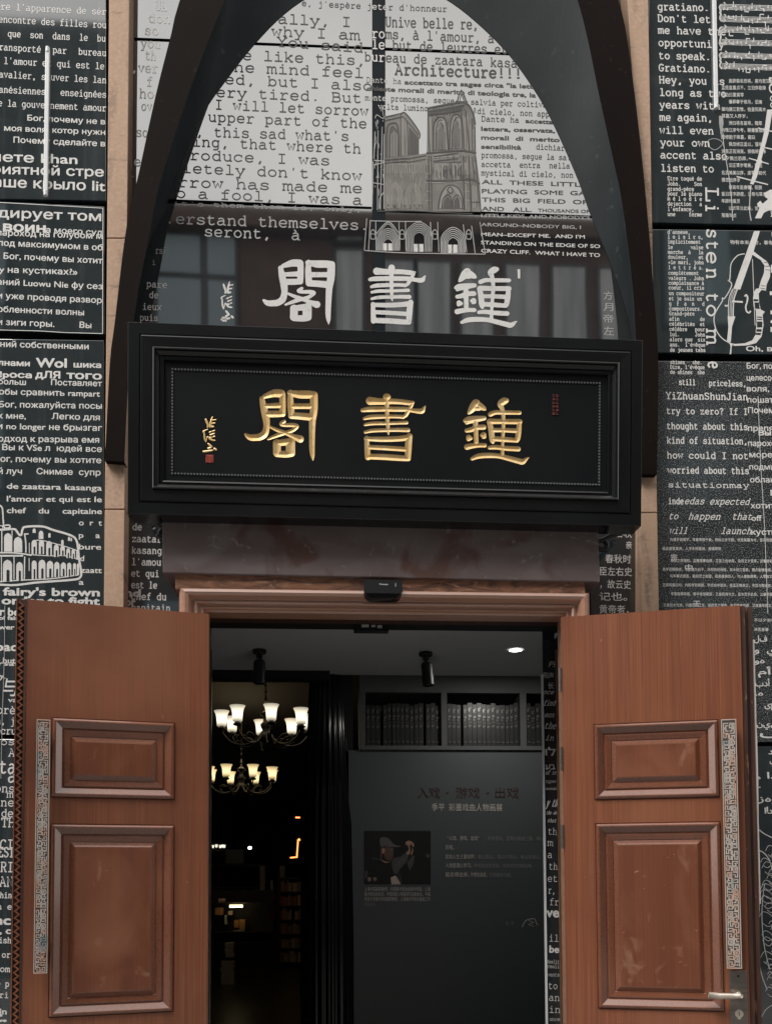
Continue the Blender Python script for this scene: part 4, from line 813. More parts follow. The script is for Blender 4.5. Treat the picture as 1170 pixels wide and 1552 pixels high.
SHU = [[(215,232,115),(330,240,95),(430,242,90)], [(500,238,80),(650,243,75),(790,258,72),(845,256,50)], [(855,250,35),(820,310,50),(775,380,60),(740,440,55),(690,482,36)], [(100,370,55),(200,357,75),(430,352,72),(600,355,72),(760,357,68),(860,375,62),(975,382,75),(1012,335,40),(1035,300,8)],
 [(125,492,45),(220,470,65),(430,462,58),(560,460,54),(690,466,54)], [(132,582,42),(250,562,55),(430,562,48),(600,556,48),(745,550,55)], [(130,692,42),(250,668,55),(430,662,54),(600,657,58),(765,660,64)], [(465,178,108),(465,222,75),(462,400,60),(468,600,54),(473,690,38),(478,735,6)],
 [(150,775,60),(155,900,75),(162,1060,84)], [(785,750,85),(765,900,98),(757,1070,80)], [(145,790,62),(400,797,74),(650,787,78),(785,765,85)], [(170,912,62),(450,926,68),(740,946,68)], [(160,1050,80),(400,1058,84),(600,1072,84),(758,1082,74)]]
ZH = [[(280,172,112),(240,225,112),(190,290,72),(162,322,34)], [(330,205,90),(380,242,76),(415,264,26)], [(275,240,85),(320,245,70)], [(105,428,45),(160,420,100),(260,405,92),(392,390,66)], [(130,462,45),(150,450,60)], [(130,572,58),(200,558,70),(270,528,70),(382,522,74)], [(262,400,70),(265,560,68),(268,740,64)], [(158,668,72),(150,705,46),(190,682,52)], [(378,632,76),(345,642,36),(388,658,62),(360,682,22)], [(130,812,80),(200,797,74),(300,787,64),(390,787,62)],
 [(730,130,70),(690,142,98),(640,185,85),(660,245,62),(675,300,54)], [(488,335,68),(560,307,64),(690,307,62),(920,310,58)], [(468,440,70),(490,550,78),(505,700,78),(515,750,38)], [(475,437,78),(690,440,72),(918,442,76)], [(915,432,58),(905,550,74),(885,680,74),(868,722,58)], [(510,566,62),(690,566,62),(880,576,68)], [(520,692,68),(690,702,72),(860,716,64)], [(675,300,54),(678,450,54),(665,650,48),(655,800,44),(650,930,54)], [(462,822,55),(560,816,64),(700,832,68),(888,842,72)], [(200,985,48),(300,946,74),(450,936,74),(600,946,68),(750,982,74),(880,1016,78),(948,1030,78),(1010,985,38),(1048,966,8)]]
def field(strks, x0, y0, x1, y1, step):
    xs = np.arange(x0, x1+step/2, step); ys = np.arange(y0, y1+step/2, step); X, Y = np.meshgrid(xs, ys); D = np.full(X.shape, -1e9)
    for st in strks:
        st = cr(st, 4) if len(st) > 2 else st
        for (ax, ay, aw_), (bx, by, bw) in zip(st, st[1:]):
            dx, dy = bx-ax, by-ay; L2 = dx*dx+dy*dy or 1e-9
            t = np.clip(((X-ax)*dx+(Y-ay)*dy)/L2, 0, 1)
            D = np.maximum(D, (aw_+(bw-aw_)*t)*.53-np.hypot(X-ax-dx*t, Y-ay-dy*t))
    return xs, ys, D
def march(xs, ys, D, keep):                            # polygons of the cells where D*keep > 0, with D at each vertex
    out = []
    D = D*keep
    for j in range(len(ys)-1):
        for i in range(len(xs)-1):
            c = [(xs[i],ys[j],D[j,i]),(xs[i+1],ys[j],D[j,i+1]),(xs[i+1],ys[j+1],D[j+1,i+1]),(xs[i],ys[j+1],D[j+1,i])]
            if all(p[2] <= 0 for p in c): continue
            if all(p[2] > 0 for p in c): out.append(c); continue
            poly = []
            for k in range(4):
                a, b = c[k], c[(k+1) % 4]
                if a[2] > 0: poly.append(a)
                if (a[2] > 0) != (b[2] > 0):
                    t = a[2]/(a[2]-b[2]); poly.append((a[0]+(b[0]-a[0])*t, a[1]+(b[1]-a[1])*t, 0.0))
            if len(poly) > 2: out.append(poly)
    return out
def weld(o, dist=1e-5):
    b = bmesh.new(); b.from_mesh(o.data); bmesh.ops.remove_doubles(b, verts=b.verts, dist=dist); b.to_mesh(o.data); b.free(); return o
CH = [('閣', GE, 360, 575, 8.357, (60,70,1050,1030)), ('書', SHU, 540, 580, 9.75, (60,110,1060,1140)), ('鐘', ZH, 695, 590, 9.75, (50,70,1080,1110))]
bmn = MB(); boxes = []
for (_, strks, ox, oy, k, bb) in CH:
    # the sign plane is nearly square to the picture: map crop units to board units with one similarity
    uc, vc = SUV(ox+585/k, oy+545/k); ua, va = SUV(ox+1085/k, oy+545/k); sc_ = math.hypot(ua-uc, va-vc)/500; an = math.atan2(va-vc, ua-uc)
    def uv(x, y):
        a, b = (x-585)*sc_, -(y-545)*sc_
        return uc+a*math.cos(an)-b*math.sin(an), vc+a*math.sin(an)+b*math.cos(an)
    an = 0 if False else an
    xs, ys, D = field(strks, *bb, 8)
    gm = MB()
    for poly in march(xs, ys, D, 1):
        gm.face([SM(*uv(p[0], p[1]), FD-.0006-min(max(p[2], 0), 46)*sc_*.33) for p in poly])
    weld(gm.build('gold_character', M['gold'], sg))
    for poly in march(xs, ys, D, -1): bmn.face([SM(*uv(p[0], p[1]), FD) for p in poly])
    boxes.append([uv(bb[0], bb[1]), uv(xs[-1], bb[1]), uv(xs[-1], ys[-1]), uv(bb[0], ys[-1])])
# board field around the three carved areas
i0 = .142; y0_, y1_ = i0, SHt-i0; prevt, prevb = (i0, y1_), (i0, y0_)
for bx in boxes:
    tl, tr, br, bl = bx
    bmn.face([SM(*prevb, FD), SM(bl[0], y0_, FD), SM(*bl, FD), SM(*tl, FD), SM(tl[0], y1_, FD), SM(*prevt, FD)])
    bmn.face([SM(tl[0], y1_, FD), SM(*tl, FD), SM(*tr, FD), SM(tr[0], y1_, FD)])
    bmn.face([SM(bl[0], y0_, FD), SM(br[0], y0_, FD), SM(*br, FD), SM(*bl, FD)])
    # right side strip joins the next
    prevt, prevb = (tr[0], y1_), (br[0], y0_)
    if bx is not boxes[-1]: nx = boxes[boxes.index(bx)+1]
    bmn.face([SM(*prevb, FD), SM(*prevb, FD-1e-6), SM(*br, FD), SM(*tr, FD), SM(*prevt, FD)]) if False else None
    rt = max(tr[0], br[0])+.004
    bmn.face([SM(br[0], y0_, FD), SM(rt, y0_, FD), SM(rt, y1_, FD), SM(tr[0], y1_, FD), SM(*tr, FD), SM(*br, FD)])
    prevt, prevb = (rt, y1_), (rt, y0_)
bmn.face([SM(*prevb, FD), SM(SWd-i0, y0_, FD), SM(SWd-i0, y1_, FD), SM(*prevt, FD)])
bmn.build('board', M['board'], sg)
# signature strokes and seals
k = 15.52
SIG = [[(250,345,40),(270,400,50),(300,470,45),(295,530,35)], [(410,280,20),(375,380,45),(355,510,50)], [(385,365,30),(490,350,26)], [(390,440,30),(465,430,28)], [(355,520,45),(430,515,40)],
 [(300,580,16),(195,625,30),(215,680,34),(225,800,40),(255,880,22)], [(255,880,20),(290,750,22),(340,800,36),(400,835,36),(470,840,24)], [(340,650,34),(380,630,22)], [(400,625,20),(460,605,28)], [(360,710,34),(455,675,26)], [(355,770,34),(390,775,34)], [(430,755,30),(460,745,30)],
 [(310,920,36),(350,960,50),(385,1000,44),(310,1030,40)], [(195,1105,40),(300,1095,48),(410,1075,34)], [(460,1040,52),(490,1060,46)]]
xs, ys, D = field(SIG, 170, 260, 530, 1140, 10)
s = MB()
for poly in march(xs, ys, D, 1): s.face([SM(*SUV(295+p[0]/k, 610+p[1]/k), FD+.0015+min(p[2], 20)*.00006) for p in poly])
s.build('gold_signature', M['gold'], sg)
def seal(x0, y0, x1, y1, m, rows, cols, seed):
    s = MB(); r2 = random.Random(seed); (ua, va), (ub, vb) = SUV(x0, y1), SUV(x1, y0)
    if rows < 5: s.obox(SM(ua, va, FD), su*(ub-ua), sv*(vb-va), sn*.0015)
    for a in range(cols):
        for b in range(rows):
            u, v = ua+(ub-ua)*(a+.12)/cols, va+(vb-va)*(b+.15)/rows; du, dv = (ub-ua)/cols*.76, (vb-va)/rows*.7
            s.obox(SM(u, v, FD+.0012), su*du, sv*dv*r2.uniform(.3, .5), sn*.0016); s.obox(SM(u, v+dv*.6, FD+.0012), su*du*r2.uniform(.5, 1), sv*dv*.35, sn*.0016)
    s.build('seal', m, sg, bevel=.0004)
seal(311,686,323,698,M['red'],3,2,1); seal(838,593,849,626,M['darkred'],6,2,2)
# the same three characters in white on the glass above
s = MB()
for (_, strks, ox, oy, k, bb), (tx0, ty0, tx1, ty1) in zip(CH, ((398,393,508,492),(558,401,645,492),(688,404,784,497))):
    xs, ys, D = field(strks, *bb, 10)
    cells = march(xs, ys, D, 1); X = [p[0] for c in cells for p in c]; Y = [p[1] for c in cells for p in c]
    xa, xb, ya, yb = min(X), max(X), min(Y), max(Y); s = MB()
    for c in cells: s.face([P(tx0+(p[0]-xa)/(xb-xa)*(tx1-tx0), ty0+(p[1]-ya)/(yb-ya)*(ty1-ty0), YG-.0016) for p in c])
    weld(s.build('brush_character', M['white'], aw))
s = MB()
xs, ys, D = field(SIG, 170, 260, 530, 1140, 12)
for c in march(xs, ys, D, 1): s.face([P(335+(p[0]-180)/340*20, 426+(p[1]-270)/860*60, YG-.0016) for p in c])
s.face([P(a, b, YG-.0016) for a, b in ((337,480),(344,480.3),(344,487.5),(337,487.2))]); s.face([P(a, b, YG-.0016) for a, b in ((784,408),(788,408.2),(788,422),(784.5,422))])
weld(s.build('brush_signature', M['white'], aw))

# ------------------------------------------------------------------ sign brackets, lintel, wood strip
for lab, pts in (('curled black iron bracket under the left end of the signboard', [(226,786),(236,792),(248,800),(262,806),(254,815),(240,812),(246,803)]), ('curled black iron bracket under the right end of the signboard', [(940,808),(926,812),(914,818),(902,822),(908,832),(920,830),(916,820)])):
    s = MB(); s.tube([P(a, b, -.26) for a, b in cr(pts, 5)], .011, 8); s.cyl(P(*pts[0], -.26), P(*pts[0], .0), .012)
    tag(s.build('sign_bracket', M['plastic'], smooth=True), lab, 'bracket', 'iron brackets under the signboard')
def slabbox(name, m, c4, Y, th, label, cat, bev=.003, parent=None):
    v = [P(*p, Y) for p in c4]; s = MB(); bk = [p+Vector((0, th, 0)) for p in v]
    s.poly(v+bk, [(0,1,2,3),(7,6,5,4),(0,4,5,1),(1,5,6,2),(2,6,7,3),(3,7,4,0)])
    o = s.build(name, m, parent, bevel=bev); return tag(o, label, cat) if label else o
slabbox('steel_lintel', M['plate'], [(247,868),(909,882),(905,770),(246,755)], -.315, .34, 'purple-brown patinated steel lintel plate under the signboard', 'lintel', .004)
slabbox('wood_rail', M['burl'], [(266,893),(887,904),(886,880),(265.5,868)], -.298, .34, 'reddish burl wood rail between the steel lintel and the door frame', 'rail')

# door sensor on the rail
ds = empty('door_sensor', 'black rounded door sensor with a small white word on the wood rail', 'sensor')
YS = -.375
fr = [(552,878.5),(609.5,879.5),(610,896),(607,899.5),(555,898.5),(552,895)]
lo = [(556,903),(561,906),(600,906.5),(606,903.5)]
s = MB(); v = [P(*p, YS) for p in fr]; bk = [p+Vector((0,.085,0)) for p in v]
s.face(v)
for i in range(6): s.face([v[i], bk[i], bk[(i+1) % 6], v[(i+1) % 6]])
b2 = [P(*p, YS+.03) for p in lo]; s.face([v[4], v[3], b2[3], b2[2], b2[1], b2[0]]); s.face(b2+[p+Vector((0,.06,0)) for p in reversed(b2)])
s.build('body', M['plastic'], ds, bevel=.003)
s = MB(); pl = Plane2(575,886.2,588,886.6,YS, lift=.001); sans(s, pl, 'Panasonic', 2.2, .01); s.build('lettering', M['white'], ds)
s = MB(); s.face([P(a, b, YS-.001) for a, b in ((599,884),(600,884),(600,889),(599,889))]); s.build('indicator', M['label'], ds)

# ------------------------------------------------------------------ door frame
x0 = P(273,930,-.26).x; x1 = P(891,930,-.26).x; zt = P(580,897,-.26).z
df = empty('door_frame', 'pinkish-brown moulded wooden door frame with mitred corners', 'door frame')
s = MB(); FM = lambda u, v, d: Vector((u, -.235-d, zt+(v-zt)*(.86 if v > 1 else 1))); ti = x1-x0
inn = P(314,1200,-.24).x-x0
prof = [(0,-.18),(0,.045),(.006,.058),(.016,.070),(.030,.074),(.044,.068),(.052,.052),(.055,.044),(.062,.040),(.064,.046),(.074,.048),(.080,.042),(.082,.032),(.092,.030),(.094,.036),(.102,.035),(.106,.024),(.116,.020),(.118,-.06)]
prof = [(i*inn/.118, d) for i, d in prof]
s.rings(FM, (x0,-.35,x1,zt), prof, fill=False); s.build('moulding', M['frame'], df)
s = MB(); s.box((XL-.04,-.17,0), (XL-.004,.26,ZT)); s.box((XR+.004,-.17,0), (XR+.04,.26,ZT)); s.box((XL-.004,-.17,ZT-.004), (XR+.004,.06,ZT+.03)); s.build('jamb', M['wooddark'], df)

# sliding-door track head and inner sensor
zb = P(584, 945.5, .14).z
s = MB(); s.box((XL,.06,zb), (XR,.24,ZT+.06)); tag(s.build('sliding_door_header', M['plastic']), 'black header rail across the top of the doorway opening', 'header')
hs = empty('inner_sensor', 'small black sensor with three grey stickers hanging under the door header', 'sensor')
s = MB(); v = [P(*p, .13) for p in ((536.5,955.5),(589,956),(591,944),(536,943))]; bk = [p+Vector((0,.05,0)) for p in v]
s.poly(v+bk, [(0,1,2,3),(7,6,5,4),(0,4,5,1),(1,5,6,2),(2,6,7,3),(3,7,4,0)]); s.build('body', M['plastic'], hs)
for (a, b, c, d) in ((548,946.5,559,950.8),(563,947,569,950.5),(572,947.5,579,952)):
    s = MB(); s.face([P(a,d,.128), P(c,d,.128), P(c,b,.128), P(a,b,.128)]); s.build('sticker', M['label'], hs)
# sliding glass leaves: their edges show at both jambs
YD = .18
gl = empty('sliding_door', 'lettered glass sliding leaf with a white edge peeking from the right jamb', 'glass door', 'glass sliding leaves parked behind the jambs')
xa, xb = P(826.5,1300,YD).x, XR+.5
s = MB(); s.box((xa,YD,.02), (xb,YD+.012,zb)); s.build('pane', M['glass'], gl)
s = MB(); s.box((xa-.007,YD-.004,.02), (xa,YD+.016,P(826,1022,YD).z)); s.build('edge_strip', M['tube'], gl)
s = MB()
write(s, YD, [('n',831,1010,842,1010.3,7,"丹"), ('n',823,1027,839,1027.5,7,"阳声"), ('n',830,1043,839,1043.3,8,"长"), ('I',823,1051.5,838,1052,6,"nce"), ('I',823,1069,840,1069.3,7.5,"find"), ('I',824,1086.5,838,1087,7,"em"), ('I',824,1104,841,1104.5,9,"the"), ('I',825,1121.5,838,1122,7,"in"), ('b',826,1145,842,1145,12,"ול"), ('b',826,1166,841,1166,9,"עב"), ('I',826,1173.5,842,1174,6,"of re"), ('I',826,1186,842,1186,4,"types"), ('I',826,1197,842,1197,4,"nonom"), ('I',827,1222,843,1222.3,11,"y th"), ('I',827,1234,843,1234.3,5,"the do"), ('I',829,1246,842,1246.2,5,"that"),
 ('S',829.5,1264.5,843,1265,9.5,"th"), ('S',829,1281.5,837,1282,9.5,"m"), ('S',829,1300,836,1300.2,9.5,"a"), ('S',831,1317.5,844,1318,9.5,"th"), ('S',829,1336,844,1336.4,9.5,"et"), ('S',830,1354,841,1354.3,9.5,"r,"), ('S',832,1371.5,846,1372,9.5,"fr"), ('x',827.5,1389.5,847,1390,15,"ve"), ('S',831,1426.5,846,1427,9.5,"il"), ('x',832,1443.5,847,1444,11,"be"), ('S',829,1460,847,1460.3,5,"Realit"), ('S',829,1467,847,1467.3,5,"reali"), ('S',829,1479.5,847,1479.8,5,"vents"), ('S',830,1498.5,844,1499,9.5,"to"), ('S',831,1516.5,847,1517,9.5,"an"), ('S',831,1534.5,848,1535,9.5,"in"), ('S',832,1547,848,1547.3,5,"once")])
s.build('lettering', M['white'], gl)
gr = empty('sliding_door', 'bare glass sliding leaf edge showing as a bright line at the left jamb', 'glass door', 'glass sliding leaves parked behind the jambs')
xq = P(318.6,1300,YD).x
s = MB(); s.box((XL-.5,YD,.02), (xq,YD+.012,zb)); s.build('pane', M['glass'], gr)
s = MB(); s.box((xq-.001,YD-.004,.02), (xq+.005,YD+.016,P(318,985,YD).z)); s.build('edge_strip', M['alu'], gr)
s = MB(); s.box((P(846,1300,.05).x,.045,.02), (P(849.5,1300,.05).x,.055,P(846,985,.05).z)); tag(s.build('jamb_strip', mat('copper_strip', (.55,.32,.2), .3, metal=.8)), 'thin copper-coloured metal strip down the right door jamb', 'trim')

# ------------------------------------------------------------------ door leaves
def door_leaf(label, hpx, fpx, fwd, ups, low, hz_px, side, hand):
    H0 = P(hpx[0], 1300, -.29); Y1 = -.29-fwd; F0 = P(fpx, 1300, Y1)
    d = Vector((F0.x-H0.x, F0.y-H0.y, 0)); wdt = d.length; du = d.normalized()
    nn = Vector((du.y, -du.x, 0)) if du.x > 0 else Vector((-du.y, du.x, 0))
    if nn.y > 0: nn = -nn
    O = Vector((H0.x, H0.y, 0))
    pl_n, pl_o = nn, O
    def uv(px, py): p = Ppl(px, py, pl_o, pl_n)-O; return p.dot(du), p.z
    zt = Ppl(hpx[0], hz_px, pl_o, pl_n).z; zb_ = .03
    DMm = lambda u, v, dd=0.0: O+du*u+Vector((0,0,v))+nn*dd
    def rect(c4):
        q = [uv(*p) for p in c4]
        return (sum(sorted(a for a, b in q)[:2])/2, sum(sorted(b for a, b in q)[:2])/2, sum(sorted(a for a, b in q)[2:])/2, sum(sorted(b for a, b in q)[2:])/2)
    ru, rl = rect(ups), rect(low)
    ax0, ax1 = min(ru[0], rl[0]), max(ru[2], rl[2])
    ru = (ax0, ru[1], ax1, ru[3]); rl = (ax0, rl[1], ax1, rl[3])
    ft = empty('door_leaf', label, 'door', 'open wooden entrance door leaves')
    b3 = (ax0, .16, ax1, max(rl[1]-.30, .3)) if False else None
    s = MB()
    # stiles and rails, then sides and back
    s.face([DMm(0,zb_), DMm(ax0,zb_), DMm(ax0,zt), DMm(0,zt)]); s.face([DMm(ax1,zb_), DMm(wdt,zb_), DMm(wdt,zt), DMm(ax1,zt)])
    zl = [zb_, rl[1], rl[3], ru[1], ru[3], zt]
    for a, b in ((0,1),(2,3),(4,5)): s.face([DMm(ax0,zl[a]), DMm(ax1,zl[a]), DMm(ax1,zl[b]), DMm(ax0,zl[b])])
    s.face([DMm(0,zt), DMm(wdt,zt), DMm(wdt,zt,-.05), DMm(0,zt,-.05)]); s.face([DMm(0,zb_), DMm(0,zt), DMm(0,zt,-.05), DMm(0,zb_,-.05)])
    s.face([DMm(wdt,zb_), DMm(wdt,zt), DMm(wdt,zt,-.05), DMm(wdt,zb_,-.05)]); s.face([DMm(0,zb_,-.05), DMm(wdt,zb_,-.05), DMm(wdt,zt,-.05), DMm(0,zt,-.05)])
    s.build('slab', M['wood'], ft)
    pr = [(0,0),(.002,-.003),(.006,.006),(.011,.010),(.015,.011),(.018,.010),(.039,-.006),(.042,-.010),(.045,-.010),(.047,-.006),(.051,-.005),(.070,-.009),(.073,-.012),(.075,-.011),(.090,.001),(.0905,.001),(.094,.002)]
    for rr in (ru, rl):
        s = MB(); s.rings(DMm, rr, pr, mfill=1); s.build('panel', [M['moulding'], M['woodpanel']], ft)
    # rebated free edge
    if side == 'L':
        s = MB(); s.obox(DMm(wdt,zb_,-.05), du*.036, Vector((0,0,zt-zb_)), nn*.042)
        s.obox(DMm(wdt,zb_,-.008), du*.008, Vector((0,0,zt-zb_)), nn*.010)
        s.build('edge', M['wooddark'], ft)
        s = MB(); nz_ = int((zt-zb_)/.026); pts = []
        for k_ in range(nz_*2): pts.append((wdt+.012+(.016 if k_ % 2 else 0), zb_+(zt-zb_)*k_/(nz_*2)))
        vs, fs = ribbon(pts, .006); 
        s.poly([DMm(a, b, .0005) for a, b in vs]+[DMm(a, b, -.008) for a, b in vs], fs+[(2*i, 2*i+2, len(vs)+2*i+2, len(vs)+2*i) for i in range(len(vs)//2-1)]+[(2*i+1, 2*i+3, len(vs)+2*i+3, len(vs)+2*i+1) for i in range(len(vs)//2-1)])
        s.obox(DMm(wdt+.034,zb_,-.05), du*.004, Vector((0,0,zt-zb_)), nn*.052)
        s.build('carved_edge_trim', M['wood'], ft)
    else:
        s = MB(); s.obox(DMm(wdt,zb_,-.05), du*.020, Vector((0,0,zt-zb_)), nn*.040); s.obox(DMm(wdt+.020,zb_,-.07), du*.014, Vector((0,0,zt-zb_)), nn*.035); s.obox(DMm(wdt+.034,zb_,-.09), du*.016, Vector((0,0,zt-zb_)), nn*.06)
        s.build('edge', M['wooddark'], ft)
        s = MB(); za, zc = uv(1140,1370)[1], uv(1140,966)[1]; uu = wdt+.050
        pts = []
        zs = np.linspace(za, zc, 14); r2 = random.Random(4)
        L_ = [DMm(uu+.0006, z, -.036) for z in zs]; R_ = [DMm(uu+.0085+r2.uniform(-.0014,.0014), z, -.036) for z in zs]
        for i in range(13):
            s.face([L_[i], R_[i], R_[i+1], L_[i+1]]); bb = nn*-.03
            s.face([R_[i], R_[i]+bb, R_[i+1]+bb, R_[i+1]])
        s.build('bare_edge', M['raw'], ft)
    # hinges on the jamb side
    if side == 'R':
        for yy in (1030, 1150, 1268):
            z = uv(856, yy)[1]; s = MB(); s.cyl(DMm(-.006, z-.05, .002), DMm(-.006, z+.05, .002), .007, n=10); s.build('hinge', M['steel'], ft)
    # pull handle: a square bar with fretwork on its face
    (xa_, ya_), (xb_, yb_) = hand
    off = .052
    def uvh(px, py): p = Ppl(px, py, O+nn*off, nn)-O; return p.dot(du), p.z
    a1, zt1 = uvh(xa_[0], ya_); a2, _ = uvh(xa_[1], ya_); b1, zb1 = uvh(xb_[0], yb_); b2, _ = uvh(xb_[1], yb_)
    u0, u1 = sorted(((a1+b1)/2, (a2+b2)/2)); hw = u1-u0
    hr = MB(); hr.obox(DMm(u0,zb1,off-.028), du*hw, Vector((0,0,zt1-zb1)), nn*.025)
    for zz in (zb1+.08, zt1-.10): hr.obox(DMm(u0+hw*.25,zz,0), du*hw*.5, Vector((0,0,.03)), nn*(off-.026))
    ho = hr.build('pull_handle', M['fretbase'], ft, bevel=.002)
    s = MB(); e = .004
    for (a, b, c, d_) in ((u0,zb1,.003,zt1-zb1),(u1-.003,zb1,.003,zt1-zb1)): s.obox(DMm(a,b,off-.004), du*c, Vector((0,0,d_)), nn*.004)
    for zz in (zb1, zt1-.004): s.obox(DMm(u0+.003,zz,off-.004), du*(hw-.006), Vector((0,0,.004)), nn*.004)
    cell = (hw-.012)/2; nr = int((zt1-zb1-.012)/cell); r2 = random.Random(9)
    MOT = [[(.1,.1),(.9,.1),(.9,.9),(.1,.9),(.1,.35),(.65,.35),(.65,.65),(.35,.65)], [(.1,.9),(.1,.1),(.9,.1),(.9,.65),(.4,.65),(.4,.4)], [(.1,.5),(.5,.5),(.5,.1),(.9,.1),(.9,.9),(.1,.9)], [(.9,.5),(.9,.9),(.1,.9),(.1,.1),(.65,.1),(.65,.55),(.4,.55)], [(.1,.1),(.1,.9),(.5,.9),(.5,.3),(.9,.3),(.9,.9)]]
    for a in range(2):
        for b in range(nr):
            mo = r2.choice(MOT); fx, fy = r2.random() < .5, r2.random() < .5
            pts = [(u0+.006+cell*(a+(1-x if fx else x)), zb1+.006+cell*(b+(1-y if fy else y))) for x, y in mo]
            vs, fs = ribbon(pts, cell*.16)
            n_ = len(vs); s.poly([DMm(x, y, off) for x, y in vs]+[DMm(x, y, off-.004) for x, y in vs], fs+[(i, i+2, n_+i+2, n_+i) for i in range(n_-2)])
    s.build('fretwork', M['bronze'], ho)
    return ft, DMm, uv, du, nn
dl, *_ = door_leaf('left open wooden door leaf with a zigzag-carved edge and no lock', (315.5,), 36, .17, [(80,1087),(266,1095),(266,1213),(80,1209)], [(80,1248),(264,1250),(262,1536),(70,1541)], 930.5, 'L', (((61,81),1090),((46.5,68),1476)))
dr, DM, uv, du, nn = door_leaf('right open wooden door leaf with a lock plate and peeling pale edge', (854.5,), 1130, .19, [(898,1097.5),(1087,1090),(1091,1208),(901,1214)], [(900,1248),(1088,1244),(1102,1533),(908,1530)], 935, 'R', (((1089.5,1112),1090.5),((1104,1127),1468)))
# lock plate, lever, cylinder
lk = MB(); (ua, za) = uv(1107,1600); (ub, zb2) = uv(1131,1471)
lk.obox(DM(ua, za, 0), du*(ub-ua), Vector((0,0,zb2-za)), nn*.007); lo_ = lk.build('lock_plate', M['steel'], dr, bevel=.002)
uc = (ua+ub)/2
s = MB(); zc = uv(1120,1507)[1]; s.cyl(DM(uc,zc,.007), DM(uc,zc,.045), .011, n=16); s.tube([DM(uc,zc,.045), DM(uc-.03,zc-.002,.047), DM(uc-.08,zc-.003,.048), DM(uc-.118,zc,.046)], [.011,.0115,.013,.0135], 12); s.build('lever', M['brass'], lo_, smooth=True)
s = MB(); zc = uv(1122,1536)[1]; s.cyl(DM(uc,zc,.007), DM(uc,zc,.011), .016, n=20); s.obox(DM(uc-.006,zc-.022,.007), du*.012, Vector((0,0,.022)), nn*.0038); s.build('key_cylinder', M['brass'], lo_)
s = MB(); s.obox(DM(uc-.0012,zc-.008,.0108), du*.0024, Vector((0,0,.014)), nn*.0006); s.build('keyhole', M['plastic'], lo_)
s = MB(); zc = uv(1118,1479)[1]; s.cyl(DM(uc,zc,.006), DM(uc,zc,.0085), .0045, n=12); s.build('screw', M['plastic'], lo_)

# ------------------------------------------------------------------ interior
ZC = 2.9; YW = 1.95
s = MB(); s.face([(-3.2,.24,ZC),(3.2,.24,ZC),(3.2,YW,ZC),(-3.2,YW,ZC)]); tag(s.build('ceiling', M['ceil']), kind='structure')
s = MB(); s.face([(-9,YW,3.6),(9,YW,3.6),(9,26,3.6),(-9,26,3.6)]); s.face([(-9,YW,ZC),(9,YW,ZC),(9,YW,3.6),(-9,YW,3.6)]); tag(s.build('hall_ceiling', M['ceil2']), kind='structure')
s = MB(); s.box((-3.2,.24,0), (-3.0,YW,ZC)); s.box((3.0,.24,0), (3.2,YW,ZC)); s.box((-9,YW,0), (-8.8,26,3.6)); s.box((8.8,YW,0), (9,26,3.6)); s.box((-9,25.8,0), (9,26,3.6)); s.box((-9,.26,-.0), (-3.2,YW,3.6)); s.box((3.2,.26,0), (9,YW,3.6))
tag(s.build('hall_walls', M['ceil2']), kind='structure')
xl_ = P(316,1022,YW-.02).x-.4; xr_ = P(500,1022,YW-.02).x
s = MB(); s.box((xl_,YW-.12,ZC-.055), (xr_,YW,ZC-.001)); tag(s.build('ceiling_beam', M['ceil2']), 'black beam along the edge of the pale ceiling, above the chandeliers', 'beam')
# display wall with book niches
xW = P(529,1300,YW).x; zA, zB = P(700,1050,YW).z, P(700,1131,YW).z
dw = empty('display_wall', 'dark grey exhibition wall with book niches along its top', 'display wall')
nich = [(554,669),(677.5,788),(797.5,905)]
s = MB(); s.box((P(545,1050,YW).x,YW,zA), (3.0,YW+.04,ZC)); s.box((P(545,1050,YW).x,YW-.02,P(700,1137,YW).z), (3.0,YW+.3,zB))
xs_ = [P(545,1100,YW).x]+[P(v,1100,YW).x for ab in nich for v in ab]+[3.0]
for a, b in zip(xs_[0::2], xs_[1::2]): s.box((a,YW-.004,zB), (b,YW+.3,zA))
s.box((P(545,1050,YW).x,YW+.3,zB), (3.0,YW+.32,ZC)); s.build('shelf_frame', M['posterwall'], dw)
s = MB(); s.box((xW,YW,0), (3.0,YW+.1,P(700,1137.5,YW).z)); s.build('board', M['poster'], dw)
s = MB(); YP = YW-.003
def wr(lines, m): 
    for (x0, y0, x1, y1, h, t, bo) in lines:
        pl = Plane2(x0, y0, x1, y1, YP); sans(s, pl, t, h, bo, m)
wr([(654,1228,761,1228.5,9,"季平  彩墨戏曲人物画展",.004)], 0); wr([(633,1208,667,1208.2,13,"入戏",0),(691,1208,727,1208.2,13,"游戏",0),(750,1208,786,1208.2,13,"出戏",0),(676,1208,680,1208.1,13,"·",0),(737,1208,741,1208.1,13,"·",0)], 2)
wr([(678,1273,726,1273.2,5.4,"“入戏、游戏、出戏”",0),(675,1287,688,1287.1,5.4,"历程。",0),(675,1301,720,1301.2,5.4,"犹如人生三重境界：",0),(675,1314.6,715,1314.8,5.6,"入戏是潜心学习，",.004),(675,1328.4,711,1328.6,5.8,"能走得出来，",.006),(713,1328.6,738,1328.8,5.6,"守得住自我，",.004)], 0)
wr([(733,1273.3,846,1274,5.2,"，寻寻游戏，至到以曲线三昧，得以笑对世间",0),(724,1301.2,846,1302,5.2,"看山是山，看山不是山，看山还是山，终归是山",0),(718,1314.8,807,1315.2,5.2,"游戏是自在逍遥，出戏方为归程品味。",0),(741,1328.8,775,1329,5.2,"方是最终归宿。",0),(766,1402,779,1402.1,5,"自 序",0)], 1)
